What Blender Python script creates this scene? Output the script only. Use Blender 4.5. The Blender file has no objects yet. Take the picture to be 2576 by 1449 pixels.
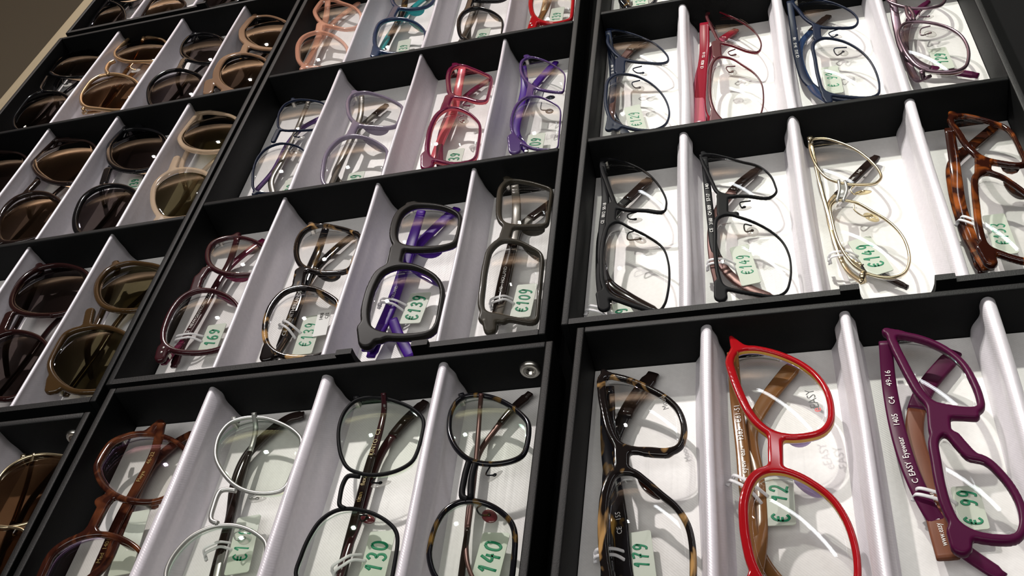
import bpy, bmesh, math, random
import numpy as np
from mathutils import Matrix, Vector
random.seed(7); rng = np.random.default_rng(7)
D = bpy.data; SC = bpy.context.scene; COL = SC.collection

# ------------------------------------------------------------------ camera
F_PX = 2801.08468
CR = np.array([[0.96592117, 0.09455395, -0.24094782], [0.12330951, 0.65036425, 0.74954727], [0.2275765, -0.75371473, 0.61654119]])
CC = np.array([0.3710516, -0.92196508, 0.39891705])
cd = D.cameras.new('camera'); cam = D.objects.new('camera', cd); COL.objects.link(cam)
cd.sensor_fit = 'HORIZONTAL'; cd.sensor_width = 36.0; cd.lens = 36.0 * F_PX / 2576.0; cd.clip_start = .01
m4 = Matrix([list(CR.T[i]) + [CC[i]] for i in range(3)] + [[0, 0, 0, 1]])
cam.matrix_world = m4; SC.camera = cam

# ------------------------------------------------------------------ world, lights, exposure
W = D.worlds.new('world'); SC.world = W; W.use_nodes = True
W.node_tree.nodes['Background'].inputs[0].default_value = (.9, .8, .7, 1); W.node_tree.nodes['Background'].inputs[1].default_value = .22
def lamp(kind, name, loc, target, power, color=(1, 1, 1), **kw):
    l = D.lights.new(name, kind); l.energy = power; l.color = color
    for k, v in kw.items(): setattr(l, k, v)
    o = D.objects.new(name, l); COL.objects.link(o); o.location = loc
    d = Vector(target) - Vector(loc); o.rotation_euler = d.to_track_quat('-Z', 'Y').to_euler(); return o
ROOM = dict(x0=-3.2, x1=3.0, y0=-3.0, y1=3.4, z0=-.76, z1=1.85)
SPOTS = [  # ceiling spotlights and an added room light: x, y, aim x, aim y, power, cone deg, colour
    (.15, 1.00, .70, -.22, 185, 27, (.98, 1, .89)),
    (-.45, 1.25, -.02, -.44, 205, 48, (1, .94, .91)),
    (-1.5, .8, -1.5, 1.0, 110, 95, (1, .88, .72)),  # added room light that brightens the floor left of the table
]
for i, (x, y, ax, ay, pw, cone, c) in enumerate(SPOTS):
    lamp('SPOT', 'spot_or_fill_light', (x, y, ROOM['z1'] - .06), (ax, ay, 0), pw, c, spot_size=math.radians(cone), spot_blend=.6, shadow_soft_size=.035)
# wall washers hidden above the back wall: the warm glow the lenses mirror
for x in (-2.2, -1.0, .2): lamp('AREA', 'wall_washer', (x, 3.12, 1.82), (x, 3.4, 1.30), 12, (1, .88, .78), shape='RECTANGLE', size=1.1, size_y=.08)
# long LED strip over the right-hand trays
led = lamp('AREA', 'led_strip_light', (1.02, .97, 1.80), (1.0, 1.0, 0), 7, (.92, .96, 1), shape='RECTANGLE', size=2.0, size_y=.075); led.rotation_euler = (0, 0, math.radians(-64))
lamp('AREA', 'fill_light', (.1, -1.4, 1.82), (.1, -1.2, 0), 42, (1, .99, .96), shape='RECTANGLE', size=2.4, size_y=1.5)  # unseen fill lamp added behind the camera to lift shadows and satin
vs = SC.view_settings; vs.view_transform = 'Standard'; vs.look = 'None'; vs.gamma = 1; vs.use_curve_mapping = False; vs.exposure = 0.0

# ------------------------------------------------------------------ materials
def mat(name):
    m = D.materials.new(name); m.use_nodes = True; nt = m.node_tree; return m, nt, nt.nodes['Principled BSDF']
def N(nt, t, **kw):
    n = nt.nodes.new(t)
    for k, v in kw.items():
        if k in n.inputs: n.inputs[k].default_value = v
        else: setattr(n, k, v)
    return n
def simple(name, c, rough=.5, metal=0, coat=0, alpha=1, spec=.5, bump=0, bscale=900, trans=0):
    m, nt, b = mat(name)
    b.inputs['Base Color'].default_value = (*c, 1); b.inputs['Roughness'].default_value = rough; b.inputs['Metallic'].default_value = metal
    b.inputs['Coat Weight'].default_value = coat; b.inputs['Coat Roughness'].default_value = .05
    b.inputs['Alpha'].default_value = alpha; b.inputs['Specular IOR Level'].default_value = spec
    if bump:
        tc = N(nt, 'ShaderNodeTexCoord'); n = N(nt, 'ShaderNodeTexNoise', Scale=bscale, Detail=3.0)
        bp = N(nt, 'ShaderNodeBump', Strength=bump, Distance=.0003)
        nt.links.new(tc.outputs['Object'], n.inputs['Vector']); nt.links.new(n.outputs['Fac'], bp.inputs['Height']); nt.links.new(bp.outputs[0], b.inputs['Normal'])
        mx = N(nt, 'ShaderNodeMix', data_type='RGBA'); mx.inputs[6].default_value = (*[v * .8 for v in c], 1); mx.inputs[7].default_value = (*[min(1, v * 1.2) for v in c], 1)
        nt.links.new(n.outputs['Fac'], mx.inputs[0]); nt.links.new(mx.outputs[2], b.inputs['Base Color'])
    return m
def satin(name, c, streak=.35, metal=0.0, rough=.45):
    m, nt, b = mat(name)
    b.inputs['Roughness'].default_value = rough; b.inputs['Metallic'].default_value = metal; b.inputs['Sheen Weight'].default_value = .15; b.inputs['Sheen Roughness'].default_value = .4
    b.inputs['Specular IOR Level'].default_value = .55; b.inputs['Anisotropic'].default_value = .5
    tc = N(nt, 'ShaderNodeTexCoord')
    mp = N(nt, 'ShaderNodeMapping'); mp.inputs['Scale'].default_value = (1, .06, 1)
    n1 = N(nt, 'ShaderNodeTexNoise', Scale=130.0, Detail=3.0)
    nt.links.new(tc.outputs['Object'], mp.inputs['Vector']); nt.links.new(mp.outputs[0], n1.inputs['Vector'])
    n2 = N(nt, 'ShaderNodeTexNoise', Scale=420.0, Detail=2.0); nt.links.new(tc.outputs['Object'], n2.inputs['Vector'])
    w = N(nt, 'ShaderNodeTexWave', Scale=420.0, Distortion=.6); w.bands_direction = 'DIAGONAL'; nt.links.new(tc.outputs['Object'], w.inputs['Vector'])
    mx = N(nt, 'ShaderNodeMix', data_type='RGBA'); mx.inputs[6].default_value = (*[v * .9 for v in c], 1); mx.inputs[7].default_value = (*[min(1, v * 1.04) for v in c], 1)
    nt.links.new(n2.outputs['Fac'], mx.inputs[0]); nt.links.new(mx.outputs[2], b.inputs['Base Color'])
    b1 = N(nt, 'ShaderNodeBump', Strength=streak, Distance=.0012); nt.links.new(n1.outputs['Fac'], b1.inputs['Height'])
    b2 = N(nt, 'ShaderNodeBump', Strength=.12, Distance=.0002); nt.links.new(w.outputs['Fac'], b2.inputs['Height']); nt.links.new(b1.outputs[0], b2.inputs['Normal'])
    nt.links.new(b2.outputs[0], b.inputs['Normal'])
    return m
M = {}
M['leather'] = simple('black_leatherette', (.0020, .0023, .0024), .6, bump=.35, bscale=1600, spec=.15)
M['leather_edge'] = simple('greyer_black_leatherette_edge', (.0060, .0059, .0060), .55, bump=.4, bscale=1600, spec=.22)  # greyer leatherette for the upward-facing wall faces
M['satin'] = satin('white_satin', (.72, .68, .73), .22, .15, .42)
M['satin_floor'] = satin('white_satin_lining', (.74, .72, .71), .32)
M['steel'] = simple('brushed_steel', (.62, .6, .55), .3, 1)
def lens_mat(name, tint, ar=(1, 1, 1), boost=1.0, ior=1.5, top=None):
    """thin coated lens: tinted clear pass plus fresnel reflection; `top` = darker tint towards the brow (graded sunglass lens)"""
    m = D.materials.new(name); m.use_nodes = True; nt = m.node_tree; nt.nodes.clear()
    out = N(nt, 'ShaderNodeOutputMaterial'); mx = N(nt, 'ShaderNodeMixShader'); tr = N(nt, 'ShaderNodeBsdfTransparent'); gl = N(nt, 'ShaderNodeBsdfGlossy')
    tr.inputs[0].default_value = (*tint, 1); gl.inputs[0].default_value = (*ar, 1); gl.inputs['Roughness'].default_value = .015
    fr = N(nt, 'ShaderNodeFresnel', IOR=ior); mm = N(nt, 'ShaderNodeMath', operation='MULTIPLY'); mm.inputs[1].default_value = boost; mm.use_clamp = True
    ge = N(nt, 'ShaderNodeNewGeometry'); io = N(nt, 'ShaderNodeMix'); io.inputs[2].default_value = ior; io.inputs[3].default_value = 1 / ior   # same reflectance from inside the lens
    nt.links.new(ge.outputs['Backfacing'], io.inputs[0]); nt.links.new(io.outputs[0], fr.inputs['IOR']); nt.links.new(fr.outputs[0], mm.inputs[0]); nt.links.new(mm.outputs[0], mx.inputs[0]); nt.links.new(tr.outputs[0], mx.inputs[1]); nt.links.new(gl.outputs[0], mx.inputs[2]); nt.links.new(mx.outputs[0], out.inputs[0])
    if top:
        tc = N(nt, 'ShaderNodeTexCoord'); sp = N(nt, 'ShaderNodeSeparateXYZ'); mr = N(nt, 'ShaderNodeMapRange'); mr.inputs[1].default_value = -.02; mr.inputs[2].default_value = .022
        mc = N(nt, 'ShaderNodeMix', data_type='RGBA'); mc.inputs[6].default_value = (*top, 1); mc.inputs[7].default_value = (*tint, 1)
        nt.links.new(tc.outputs['Object'], sp.inputs[0]); nt.links.new(sp.outputs[0], mr.inputs[0]); nt.links.new(mr.outputs[0], mc.inputs[0]); nt.links.new(mc.outputs[2], tr.inputs[0])
    return m
M['clear'] = lens_mat('clear_demo_lens', (.965, .965, .96), (1, 1, 1), .8)
M['coated'] = lens_mat('green_coated_lens', (.95, .965, .94), (.72, 1, .80), .9)
M['violet'] = lens_mat('violet_coated_lens', (.95, .95, .93), (.85, .6, 1), 1.0)
M['sun_grey'] = lens_mat('grey_sun_lens', (.34, .30, .29), (1, 1, 1), .55, top=(.22, .2, .2))
M['sun_brown'] = lens_mat('brown_sun_lens', (.38, .28, .20), (1, 1, 1), .8, top=(.30, .21, .14))
M['sun_olive'] = lens_mat('olive_sun_lens', (.36, .33, .24), (1, 1, 1), .8, top=(.30, .28, .21))
M['sun_mirror'] = lens_mat('warm_graded_sun_lens', (.32, .26, .22), (1, .92, .84), 1.9, top=(.22, .18, .15))
def acetate(name, c, rough=.1, alpha=1, coat=0): return simple(name, c, min(rough, .16), 0, coat, alpha, spec=.38)
def tort(name, a, b, scale=90, lo=.45, hi=.58, rough=.09, alpha=1, c=None):
    m, nt, bs = mat(name); bs.inputs['Roughness'].default_value = rough; bs.inputs['Specular IOR Level'].default_value = .38; bs.inputs['Coat Roughness'].default_value = .04; bs.inputs['Alpha'].default_value = alpha
    tc = N(nt, 'ShaderNodeTexCoord'); mp = N(nt, 'ShaderNodeMapping'); mp.inputs['Scale'].default_value = (1.6, .8, 1)
    n = N(nt, 'ShaderNodeTexNoise', Scale=scale, Detail=2.0, Distortion=1.2); cr = N(nt, 'ShaderNodeValToRGB'); cr.color_ramp.elements[0].position = lo; cr.color_ramp.elements[1].position = hi
    cr.color_ramp.elements[0].color = (*a, 1); cr.color_ramp.elements[1].color = (*b, 1)
    nt.links.new(tc.outputs['Object'], mp.inputs[0]); nt.links.new(mp.outputs[0], n.inputs['Vector']); nt.links.new(n.outputs['Fac'], cr.inputs[0]); nt.links.new(cr.outputs[0], bs.inputs['Base Color'])
    return m
def wood(name, a, b, scale=60):
    m, nt, bs = mat(name); bs.inputs['Roughness'].default_value = .5; bs.inputs['Specular IOR Level'].default_value = .2
    tc = N(nt, 'ShaderNodeTexCoord'); mp = N(nt, 'ShaderNodeMapping'); mp.inputs['Scale'].default_value = (6, .5, 1)
    n = N(nt, 'ShaderNodeTexNoise', Scale=scale, Detail=4.0); mx = N(nt, 'ShaderNodeMix', data_type='RGBA'); mx.inputs[6].default_value = (*a, 1); mx.inputs[7].default_value = (*b, 1)
    nt.links.new(tc.outputs['Object'], mp.inputs[0]); nt.links.new(mp.outputs[0], n.inputs['Vector']); nt.links.new(n.outputs['Fac'], mx.inputs[0]); nt.links.new(mx.outputs[2], bs.inputs['Base Color'])
    return m
A = acetate
M.update(
    black=A('black_acetate', (.006, .006, .007)), matte_black=simple('matte_black_metal', (.006, .006, .007), .5, 0, spec=.08), red=A('red_acetate', (.33, .006, .010)), yellow=A('ochre_acetate_layer', (.55, .30, .05)),
    lilac_layer=A('lilac_acetate_layer', (.45, .33, .60)), plum=simple('matte_plum_acetate', (.060, .004, .030), .36, 0, 0, spec=.12), brown_trans=A('brown_horn_acetate', (.13, .06, .025), .2, .93), maroon=A('maroon_acetate', (.035, .008, .011), .18),
    tort_dark=tort('dark_tortoise_acetate', (.008, .006, .006), (.42, .24, .09), 55, .55, .66), tort_red=tort('red_brown_tortoise_acetate', (.022, .005, .003), (.26, .065, .012), 60, .48, .70),
    tort_black=tort('black_amber_tortoise', (.006, .006, .008), (.16, .09, .02), 70, .55, .7), brown_round=tort('dark_brown_acetate', (.03, .008, .005), (.10, .03, .012), 60), amber=A('amber_acetate', (.3, .07, .01)),
    silver=simple('silver_metal', (.42, .42, .40), .42, .9), gold=simple('pale_gold_metal', (.62, .52, .34), .25, 1), rosegold=simple('tan_gold_metal', (.55, .36, .20), .25, .8), mauve=simple('mauve_metal', (.20, .13, .16), .25, .8), graphite=simple('graphite_metal', (.04, .045, .06), .4, .4),
    wine=simple('wine_metal', (.07, .014, .018), .35, .2, spec=.3), navy=simple('navy_metal', (.006, .011, .028), .45, 0, spec=.12), navy_plastic=A('navy_acetate', (.014, .030, .075), .25), teal=A('teal_acetate_layer', (.02, .28, .30), .25), redtemple=A('cherry_red_acetate', (.20, .008, .02), .18), pinktemple=A('rose_pink_acetate', (.34, .07, .11), .22),
    coral=A('coral_pink_acetate', (.62, .10, .13), .3), magenta=A('deep_magenta_acetate', (.13, .008, .04), .2), purple=simple('violet_purple_acetate', (.050, .008, .20), .35, 0, 0, spec=.12), purple_thin=A('purple_frame_metal', (.07, .035, .14), .25), charcoal=simple('charcoal_matte_acetate', (.010, .009, .008), .40, 0, 0, spec=.12),
    greybrown=simple('grey_brown_translucent_acetate', (.034, .029, .021), .3, 0, .1, .9, spec=.12), lilac=A('lilac_translucent_acetate', (.20, .165, .23), .2, .85), peach=A('peach_translucent_acetate', (.62, .30, .20), .1, .55), champagne=A('champagne_translucent_acetate', (.58, .43, .29), .1, .5),
    beige_horn=A('beige_brown_acetate', (.19, .11, .065), .15), olive=A('olive_brown_acetate', (.050, .027, .010), .14, .95), darkmaroon=A('dark_maroon_acetate', (.018, .006, .006), .12), clearpad=simple('clear_silicone', (.62, .60, .56), .12, 0, .3, .42), yellowpad=simple('yellowed_silicone', (.85, .68, .30), .12, 0, .3, .55), redpad=simple('wine_tinted_pad', (.15, .02, .03), .15, 0, .5, .85),
    woodarm=wood('wood_grain_temple', (.08, .022, .012), (.19, .065, .03)), walnut=A('amber_brown_acetate', (.20, .085, .025), .18, .9), ember=A('dark_horn_tip', (.015, .009, .008)), cream=A('cream_acetate', (.7, .62, .45), .3), brownmetal=simple('reddish_brown_metal', (.10, .045, .04), .35, .5), greyarm=simple('grey_brown_temple', (.10, .09, .075), .3, .2),
    tag=simple('frosted_plastic_tag', (.60, .65, .56), .45, 0, 0, .82), clip=simple('white_plastic_loop', (.85, .84, .86), .35, 0, 0, .72), ink=simple('green_marker_ink', (.0, .22, .10), .6), print=simple('white_print', (.7, .68, .66), .5), redprint=simple('red_print', (.7, .08, .08), .5), blackprint=simple('black_print', (.03, .03, .03), .5), goldprint=simple('gold_print', (.45, .32, .12), .4), label=simple('white_paper_label', (.85, .85, .84), .6),
)

# ------------------------------------------------------------------ object helpers
def mesh_obj(name, verts, faces, mats, parent=None, smooth=True, midx=None, origin=None):
    me = D.meshes.new(name)
    v = np.asarray(verts, float)
    if origin is not None: v = v - np.asarray(origin)
    me.from_pydata(v.tolist(), [], faces); me.update()
    for m in (mats if isinstance(mats, (list, tuple)) else [mats]): me.materials.append(M[m] if isinstance(m, str) else m)
    if midx is not None: me.polygons.foreach_set('material_index', midx)
    if smooth: me.polygons.foreach_set('use_smooth', [True] * len(me.polygons))
    o = D.objects.new(name, me); COL.objects.link(o)
    if parent: o.parent = parent
    return o
def thing(name, label, cat, loc=(0, 0, 0), rz=0, group=None):
    o = D.objects.new(name, None); COL.objects.link(o); o.location = loc; o.rotation_euler = (0, 0, rz); o.empty_display_size = .02
    o['label'] = label; o['category'] = cat
    if group: o['group'] = group
    return o
class MB:
    def __init__(s): s.v = []; s.f = []
    def add(s, v, f):
        n = len(s.v); s.v += [tuple(map(float, p)) for p in v]; s.f += [tuple(i + n for i in q) for q in f]
    def box(s, x0, x1, y0, y1, z0, z1, c=.0008):
        bm = bmesh.new(); bmesh.ops.create_cube(bm, size=1)
        for v in bm.verts: v.co = ((x0 + x1) / 2 + v.co.x * (x1 - x0), (y0 + y1) / 2 + v.co.y * (y1 - y0), (z0 + z1) / 2 + v.co.z * (z1 - z0))
        if c: bmesh.ops.bevel(bm, geom=bm.edges[:], offset=c, segments=2, affect='EDGES', profile=.6)
        bm.verts.ensure_lookup_table(); s.add([v.co for v in bm.verts], [[v.index for v in f.verts] for f in bm.faces]); bm.free()
    def tube(s, pts, r, n=8, closed=False, flat=None):
        """round (or flattened: flat=(half width in plane, half thickness)) tube along 3-D points"""
        P = np.asarray(pts, float); k = len(P); R = np.broadcast_to(np.asarray(r, float), (k,)) if flat is None else None
        ring = []
        for i in range(k):
            a = P[(i - 1) % k] if (closed or i) else P[0]; b = P[(i + 1) % k] if (closed or i < k - 1) else P[-1]
            t = b - a; t /= np.linalg.norm(t) + 1e-12; up = np.array([0, 0, 1.]); sd = np.cross(t, up)
            if np.linalg.norm(sd) < 1e-3: sd = np.array([1., 0, 0])
            sd /= np.linalg.norm(sd); u2 = np.cross(sd, t)
            for j in range(n):
                an = 2 * math.pi * j / n; c_, s_ = math.cos(an), math.sin(an)
                if flat is None: ring.append(P[i] + R[i] * (c_ * sd + s_ * u2))
                else:
                    w, h = flat[i]; e = .5; ring.append(P[i] + sd * w * math.copysign(abs(c_) ** e, c_) + u2 * h * math.copysign(abs(s_) ** e, s_))
        f = []
        for i in range(k if closed else k - 1):
            for j in range(n): f.append((i * n + j, i * n + (j + 1) % n, ((i + 1) % k) * n + (j + 1) % n, ((i + 1) % k) * n + j))
        if not closed: f.append(tuple(range(n))[::-1]); f.append(tuple((k - 1) * n + j for j in range(n)))
        s.add(ring, f)
    def ellipsoid(s, c, ax, ay, az, n=14, m=8):
        v = []; f = []; ax, ay, az = map(np.asarray, (ax, ay, az))
        for i in range(m + 1):
            ph = math.pi * i / m
            for j in range(n):
                th = 2 * math.pi * j / n; v.append(np.asarray(c) + ax * math.sin(ph) * math.cos(th) + ay * math.sin(ph) * math.sin(th) + az * math.cos(ph))
        for i in range(m):
            for j in range(n): f.append((i * n + j, (i + 1) * n + j, (i + 1) * n + (j + 1) % n, i * n + (j + 1) % n))
        s.add(v, f)
    def obj(s, name, m, parent=None, smooth=True, origin=None): return mesh_obj(name, s.v, s.f, m, parent, smooth, origin=origin)
def catmull(P, sub=8, closed=True):
    P = np.asarray(P, float); n = len(P); out = []
    for i in range(n if closed else n - 1):
        p1, p2 = P[i], P[(i + 1) % n]; p0 = P[(i - 1) % n] if (closed or i) else 2 * P[0] - P[1]; p3 = P[(i + 2) % n] if (closed or i < n - 2) else 2 * P[-1] - P[-2]
        # centripetal parameterisation keeps uneven control points from overshooting
        d = [max(np.linalg.norm(a - b), 1e-9) ** .5 for a, b in ((p0, p1), (p1, p2), (p2, p3))]; t0 = 0; t1 = d[0]; t2 = t1 + d[1]; t3 = t2 + d[2]
        for j in range(sub):
            t = t1 + (t2 - t1) * j / sub
            A1 = (t1 - t) / (t1 - t0) * p0 + (t - t0) / (t1 - t0) * p1; A2 = (t2 - t) / (t2 - t1) * p1 + (t - t1) / (t2 - t1) * p2; A3 = (t3 - t) / (t3 - t2) * p2 + (t - t2) / (t3 - t2) * p3
            B1 = (t2 - t) / (t2 - t0) * A1 + (t - t0) / (t2 - t0) * A2; B2 = (t3 - t) / (t3 - t1) * A2 + (t - t1) / (t3 - t1) * A3
            out.append((t2 - t) / (t2 - t1) * B1 + (t - t1) / (t2 - t1) * B2)
    if not closed: out.append(P[-1])
    return np.array(out)

# ------------------------------------------------------------------ room
rm = ROOM
def struct(name, x0, x1, y0, y1, z0, z1, m):
    mb = MB(); mb.box(x0, x1, y0, y1, z0, z1, 0); o = mb.obj(name, m, smooth=False); o['kind'] = 'structure'; return o
M['floor'] = simple('grey_brown_vinyl_floor', (.075, .066, .050), .55, bump=.2, bscale=300)
M['wall_tan'] = simple('warm_tan_wall_paint', (.42, .31, .22), .8, bump=.05, bscale=200)
M['wall_dark'] = simple('dark_brown_wall', (.10, .07, .05), .7, bump=.05, bscale=200)
M['ceil'] = simple('off_white_ceiling', (.45, .38, .32), .8, bump=.05, bscale=200)
t_ = .1
struct('floor', rm['x0'] - t_, rm['x1'] + t_, rm['y0'] - t_, rm['y1'] + t_, rm['z0'] - t_, rm['z0'], 'floor')
struct('ceiling', rm['x0'] - t_, rm['x1'] + t_, rm['y0'] - t_, rm['y1'] + t_, rm['z1'], rm['z1'] + t_, 'ceil')
struct('wall_left', rm['x0'] - t_, rm['x0'], rm['y0'], rm['y1'], rm['z0'], rm['z1'], 'wall_dark')
struct('wall_right', rm['x1'], rm['x1'] + t_, rm['y0'], rm['y1'], rm['z0'], rm['z1'], 'wall_tan')
struct('wall_back', rm['x0'] - t_, rm['x1'] + t_, rm['y1'], rm['y1'] + t_, rm['z0'], rm['z1'], 'wall_tan')
struct('wall_front', rm['x0'] - t_, rm['x1'] + t_, rm['y0'] - t_, rm['y0'], rm['z0'], rm['z1'], 'wall_dark')

# ------------------------------------------------------------------ display table
M['table_edge'] = wood('pale_oak_edging', (.24, .195, .125), (.29, .24, .16), 40); M['table_top'] = simple('black_table_cloth', (.0022, .0022, .0025), .85, bump=.3, bscale=900, spec=.1)
tb = thing('display_table', 'display table edged with pale oak, carrying the black trays of glasses', 'table', (.2, -.4, rm['z0']))
TX0, TX1, TY0, TY1 = -.3190, 1.05, -1.20, .62; tz = -rm['z0']
def tbox(name, m, *a, c=.002): mb = MB(); mb.box(*a, c); o = mb.obj(name, m, tb, origin=(.2, -.4, rm['z0'])); return o
tbox('table_top', 'table_top', TX0 + .055, TX1 - .015, TY0 + .015, TY1 - .015, -.03, -.0025)
tbox('edging', 'table_edge', TX0, TX0 + .055, TY0, TY1, -.035, -.0020)
tbox('edging', 'table_edge', TX1 - .015, TX1, TY0, TY1, -.035, -.0020)
tbox('edging', 'table_edge', TX0 + .055, TX1 - .015, TY0, TY0 + .015, -.035, -.0020)
tbox('edging', 'table_edge', TX0 + .055, TX1 - .015, TY1 - .015, TY1, -.035, -.0020)
for x in (TX0 + .06, TX1 - .06):
    for y in (TY0 + .06, TY1 - .06): tbox('leg', 'table_edge', x - .025, x + .025, y - .025, y + .025, rm['z0'], -.03)

# ------------------------------------------------------------------ trays
H, HR, PX, PY, E0 = .0278, .0251, .0654, .170, .0055
TW, TD = .2515, .504   # inner right face, inner near face (y = -TD)
TRAY = {'A': (0, 0, 0), 'B': (.00456, -.5154, -.00944), 'C': (-.25795, -.01356, .00569), 'D': (.26877, .00517, -.01402), 'E': (.27023, -.51022, -.02403), 'F': (-.2585, .5065, .006), 'G': (-.2545, -.5330, .004)}
RX = {('A', 1): (.0653, .1319, .1985), ('A', 2): (.0642, .1304, .1958), ('B', 0): (.0648, .1308, .1967), ('C', 0): (.0644, .131, .1945), ('C', 1): (.068, .132, .1956), ('D', 2): (.0648, .1294, .1968), ('E', 0): (.0662, .1321, .1955)}
LB = {'A': 'black leatherette tray of coloured reading frames in the middle of the table', 'B': 'black tray of round wire frames at the bottom centre, steel snap on its far wall', 'C': 'black tray of sunglasses beside the pale table edge',
      'D': 'black tray of metal frames on bright white satin, right of the middle tray', 'E': 'black tray at the bottom right holding the red cat-eye frame', 'F': 'black sunglasses tray at the top left behind the other sunglasses tray', 'G': 'black tray at the bottom left corner holding one aviator'}
def loc2glob(t, P):
    x, y, a = TRAY[t]; c, s = math.cos(a), math.sin(a); P = np.asarray(P, float); out = P.copy(); out[..., 0] = x + c * P[..., 0] - s * P[..., 1]; out[..., 1] = y + s * P[..., 0] + c * P[..., 1]; return out
def pix_ray(px, py): return CR.T @ np.array([(px - 1288) / F_PX, -(py - 724.5) / F_PX, -1])
def unproj(t, px, py, z):
    d = pix_ray(px, py); p = CC + d * ((z - CC[2]) / d[2]); x, y, a = TRAY[t]; c, s = math.cos(a), math.sin(a); dx, dy = p[0] - x, p[1] - y
    return np.array([c * dx + s * dy, -s * dx + c * dy, z])
def edge_top(o):
    o.data.materials.append(M['leather_edge'])      # the slightly greyer upper faces of a wall
    for p in o.data.polygons: p.material_index = 1 if p.normal.z > .6 else 0
    return o
def notch_wall(parent, x0, x1, y0, y1, n0, n1):
    """front wall with the finger notch: a profile in x-z, swept over the wall's thickness"""
    lo = .011; r = .012; lip = .0022; lw = .009
    pr = [(x0, -.001), (x0, H), (n0 - lw, H), (n0 - lw, H + lip), (n0, H + lip)]
    for i in range(1, 9): a = math.pi / 2 * i / 8; pr.append((n0 + r * (1 - math.cos(a)), H - (H - lo) * math.sin(a)))
    for i in range(0, 8): a = math.pi / 2 * (8 - i) / 8; pr.append((n1 - r * (1 - math.cos(a)), H - (H - lo) * math.sin(a)))
    pr += [(n1, H + lip), (n1 + lw, H + lip), (n1 + lw, H), (x1, H), (x1, -.001)]
    bm = bmesh.new(); a = [bm.verts.new((x, y0, z)) for x, z in pr]; b = [bm.verts.new((x, y1, z)) for x, z in pr]
    n = len(pr)
    # quads between profile top and bottom keep the concave face clean
    bm.faces.new(a); bm.faces.new(b[::-1])
    for i in range(n): bm.faces.new((a[i], b[i], b[(i + 1) % n], a[(i + 1) % n]))
    bmesh.ops.recalc_face_normals(bm, faces=bm.faces[:]); bmesh.ops.triangulate(bm, faces=[f for f in bm.faces if len(f.verts) > 4])
    me = D.meshes.new('front_wall'); bm.to_mesh(me); bm.free(); me.materials.append(M['leather'])
    o = edge_top(D.objects.new('front_wall', me)); COL.objects.link(o); o.parent = parent; return o
def ridge_mesh(x, yn, yf, seed, fat=0):
    r = np.random.default_rng(seed); K = 41; NY = 34; v = []; f = []
    ph = r.uniform(0, 6.28, 6)
    for j in range(NY + 1):
        y = yn + (yf - yn) * j / NY
        for i in range(K):
            s = -1 + 2 * i / (K - 1)                      # across the divider
            a = abs(s)
            hw = .0009 + .0022 * a + .0040 * a ** 3 + fat * (.0012 * min(1, a * 4) + .0006 * a)
            z = HR * (1 - max(0, (a - .10) / .90) ** 1.25)
            if a < .16: hw = .0115 * a * (1 - 1.2 * a); z = HR * (1 - .035 * (a / .16) ** 2) if a < .10 else z * .985
            if fat and a <= .30: an = a / .30 * math.pi / 2; hw = .0030 * math.sin(an); z = HR - .0036 * (1 - math.cos(an))
            elif fat: hw = .0030 + (a - .3) / .7 * .0024 + .0022 * ((a - .3) / .7) ** 3; z = (HR - .0036) * (1 - ((a - .3) / .7) ** 1.15)
            xx = x + math.copysign(hw, s)
            wv = (1 + 1.2 * fat) * (.00028 * math.sin(s * 9 + ph[0] + .8 * math.sin(y * 21 + ph[1])) + .00022 * math.sin(s * 15 + y * 17 + ph[2])) * min(1, 2 * a) + .0004 * math.sin(y * 36 + ph[3])
            v.append((xx + wv, y, max(z, .0003)))
    for j in range(NY):
        for i in range(K - 1): q = j * K + i; f.append((q, q + 1, q + K + 1, q + K))
    for base in (0, NY * K):
        f.append(tuple(range(base, base + K)) if base else tuple(range(base, base + K))[::-1])
    return v, f
def make_tray(t, rows, notch=None, notch_row=True):
    x, y, a = TRAY[t]; o = thing('display_tray', LB[t], 'tray', (x, y, 0), a, 'black trays of glasses on the table')
    g = .0040
    for nm, b in (('base', (.0015, TW + .0040, -TD - g, g, -.0025, -.0010)),):
        mb = MB(); mb.box(*b, c=.0003); mb.obj(nm, 'leather', o)
    for nm, b in (('side_wall', (.0015, E0, -TD - g, g, -.0010, H)), ('side_wall', (TW, TW + .0040, -TD - g, g, -.0010, H)), ('back_wall', (E0, TW, 0, g, -.0010, H))):
        mb = MB(); mb.box(*b, c=.0007); edge_top(mb.obj(nm, 'leather', o))
    if notch: notch_wall(o, E0, TW, -TD - g, -TD, *notch)
    else: mb = MB(); mb.box(E0, TW, -TD - g, -TD, -.0010, H, .0007); edge_top(mb.obj('front_wall', 'leather', o))
    for r in (1, 2):
        mb = MB(); mb.box(E0, TW, -r * PY, -r * PY + .0042, -.0010, H, .0009); mb.obj('row_wall', 'leather', o)
    # inner faces of the outer walls are covered in the same matt black leatherette
    for r in rows:
        yf = -r * PY; yn = -(r + 1) * PY + (.0042 if r < 2 else .006)
        mb = MB(); mb.box(E0 + .0002, TW - .0002, yn, yf - .0001, -.0010, .0, .0003); mb.obj('lining', 'satin_floor', o)
        for u in range(3):
            xs = RX.get((t, r), tuple(PX * (k + 1) for k in range(3)))[u]; v, f = ridge_mesh(xs, yn, yf, ord(t) * 97 + r * 13 + u, 1 if t in 'BDE' else 0); dv = mesh_obj('divider', [(p[0], p[1], p[2] - .0004) for p in v], f, 'satin', o)
    return o
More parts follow.
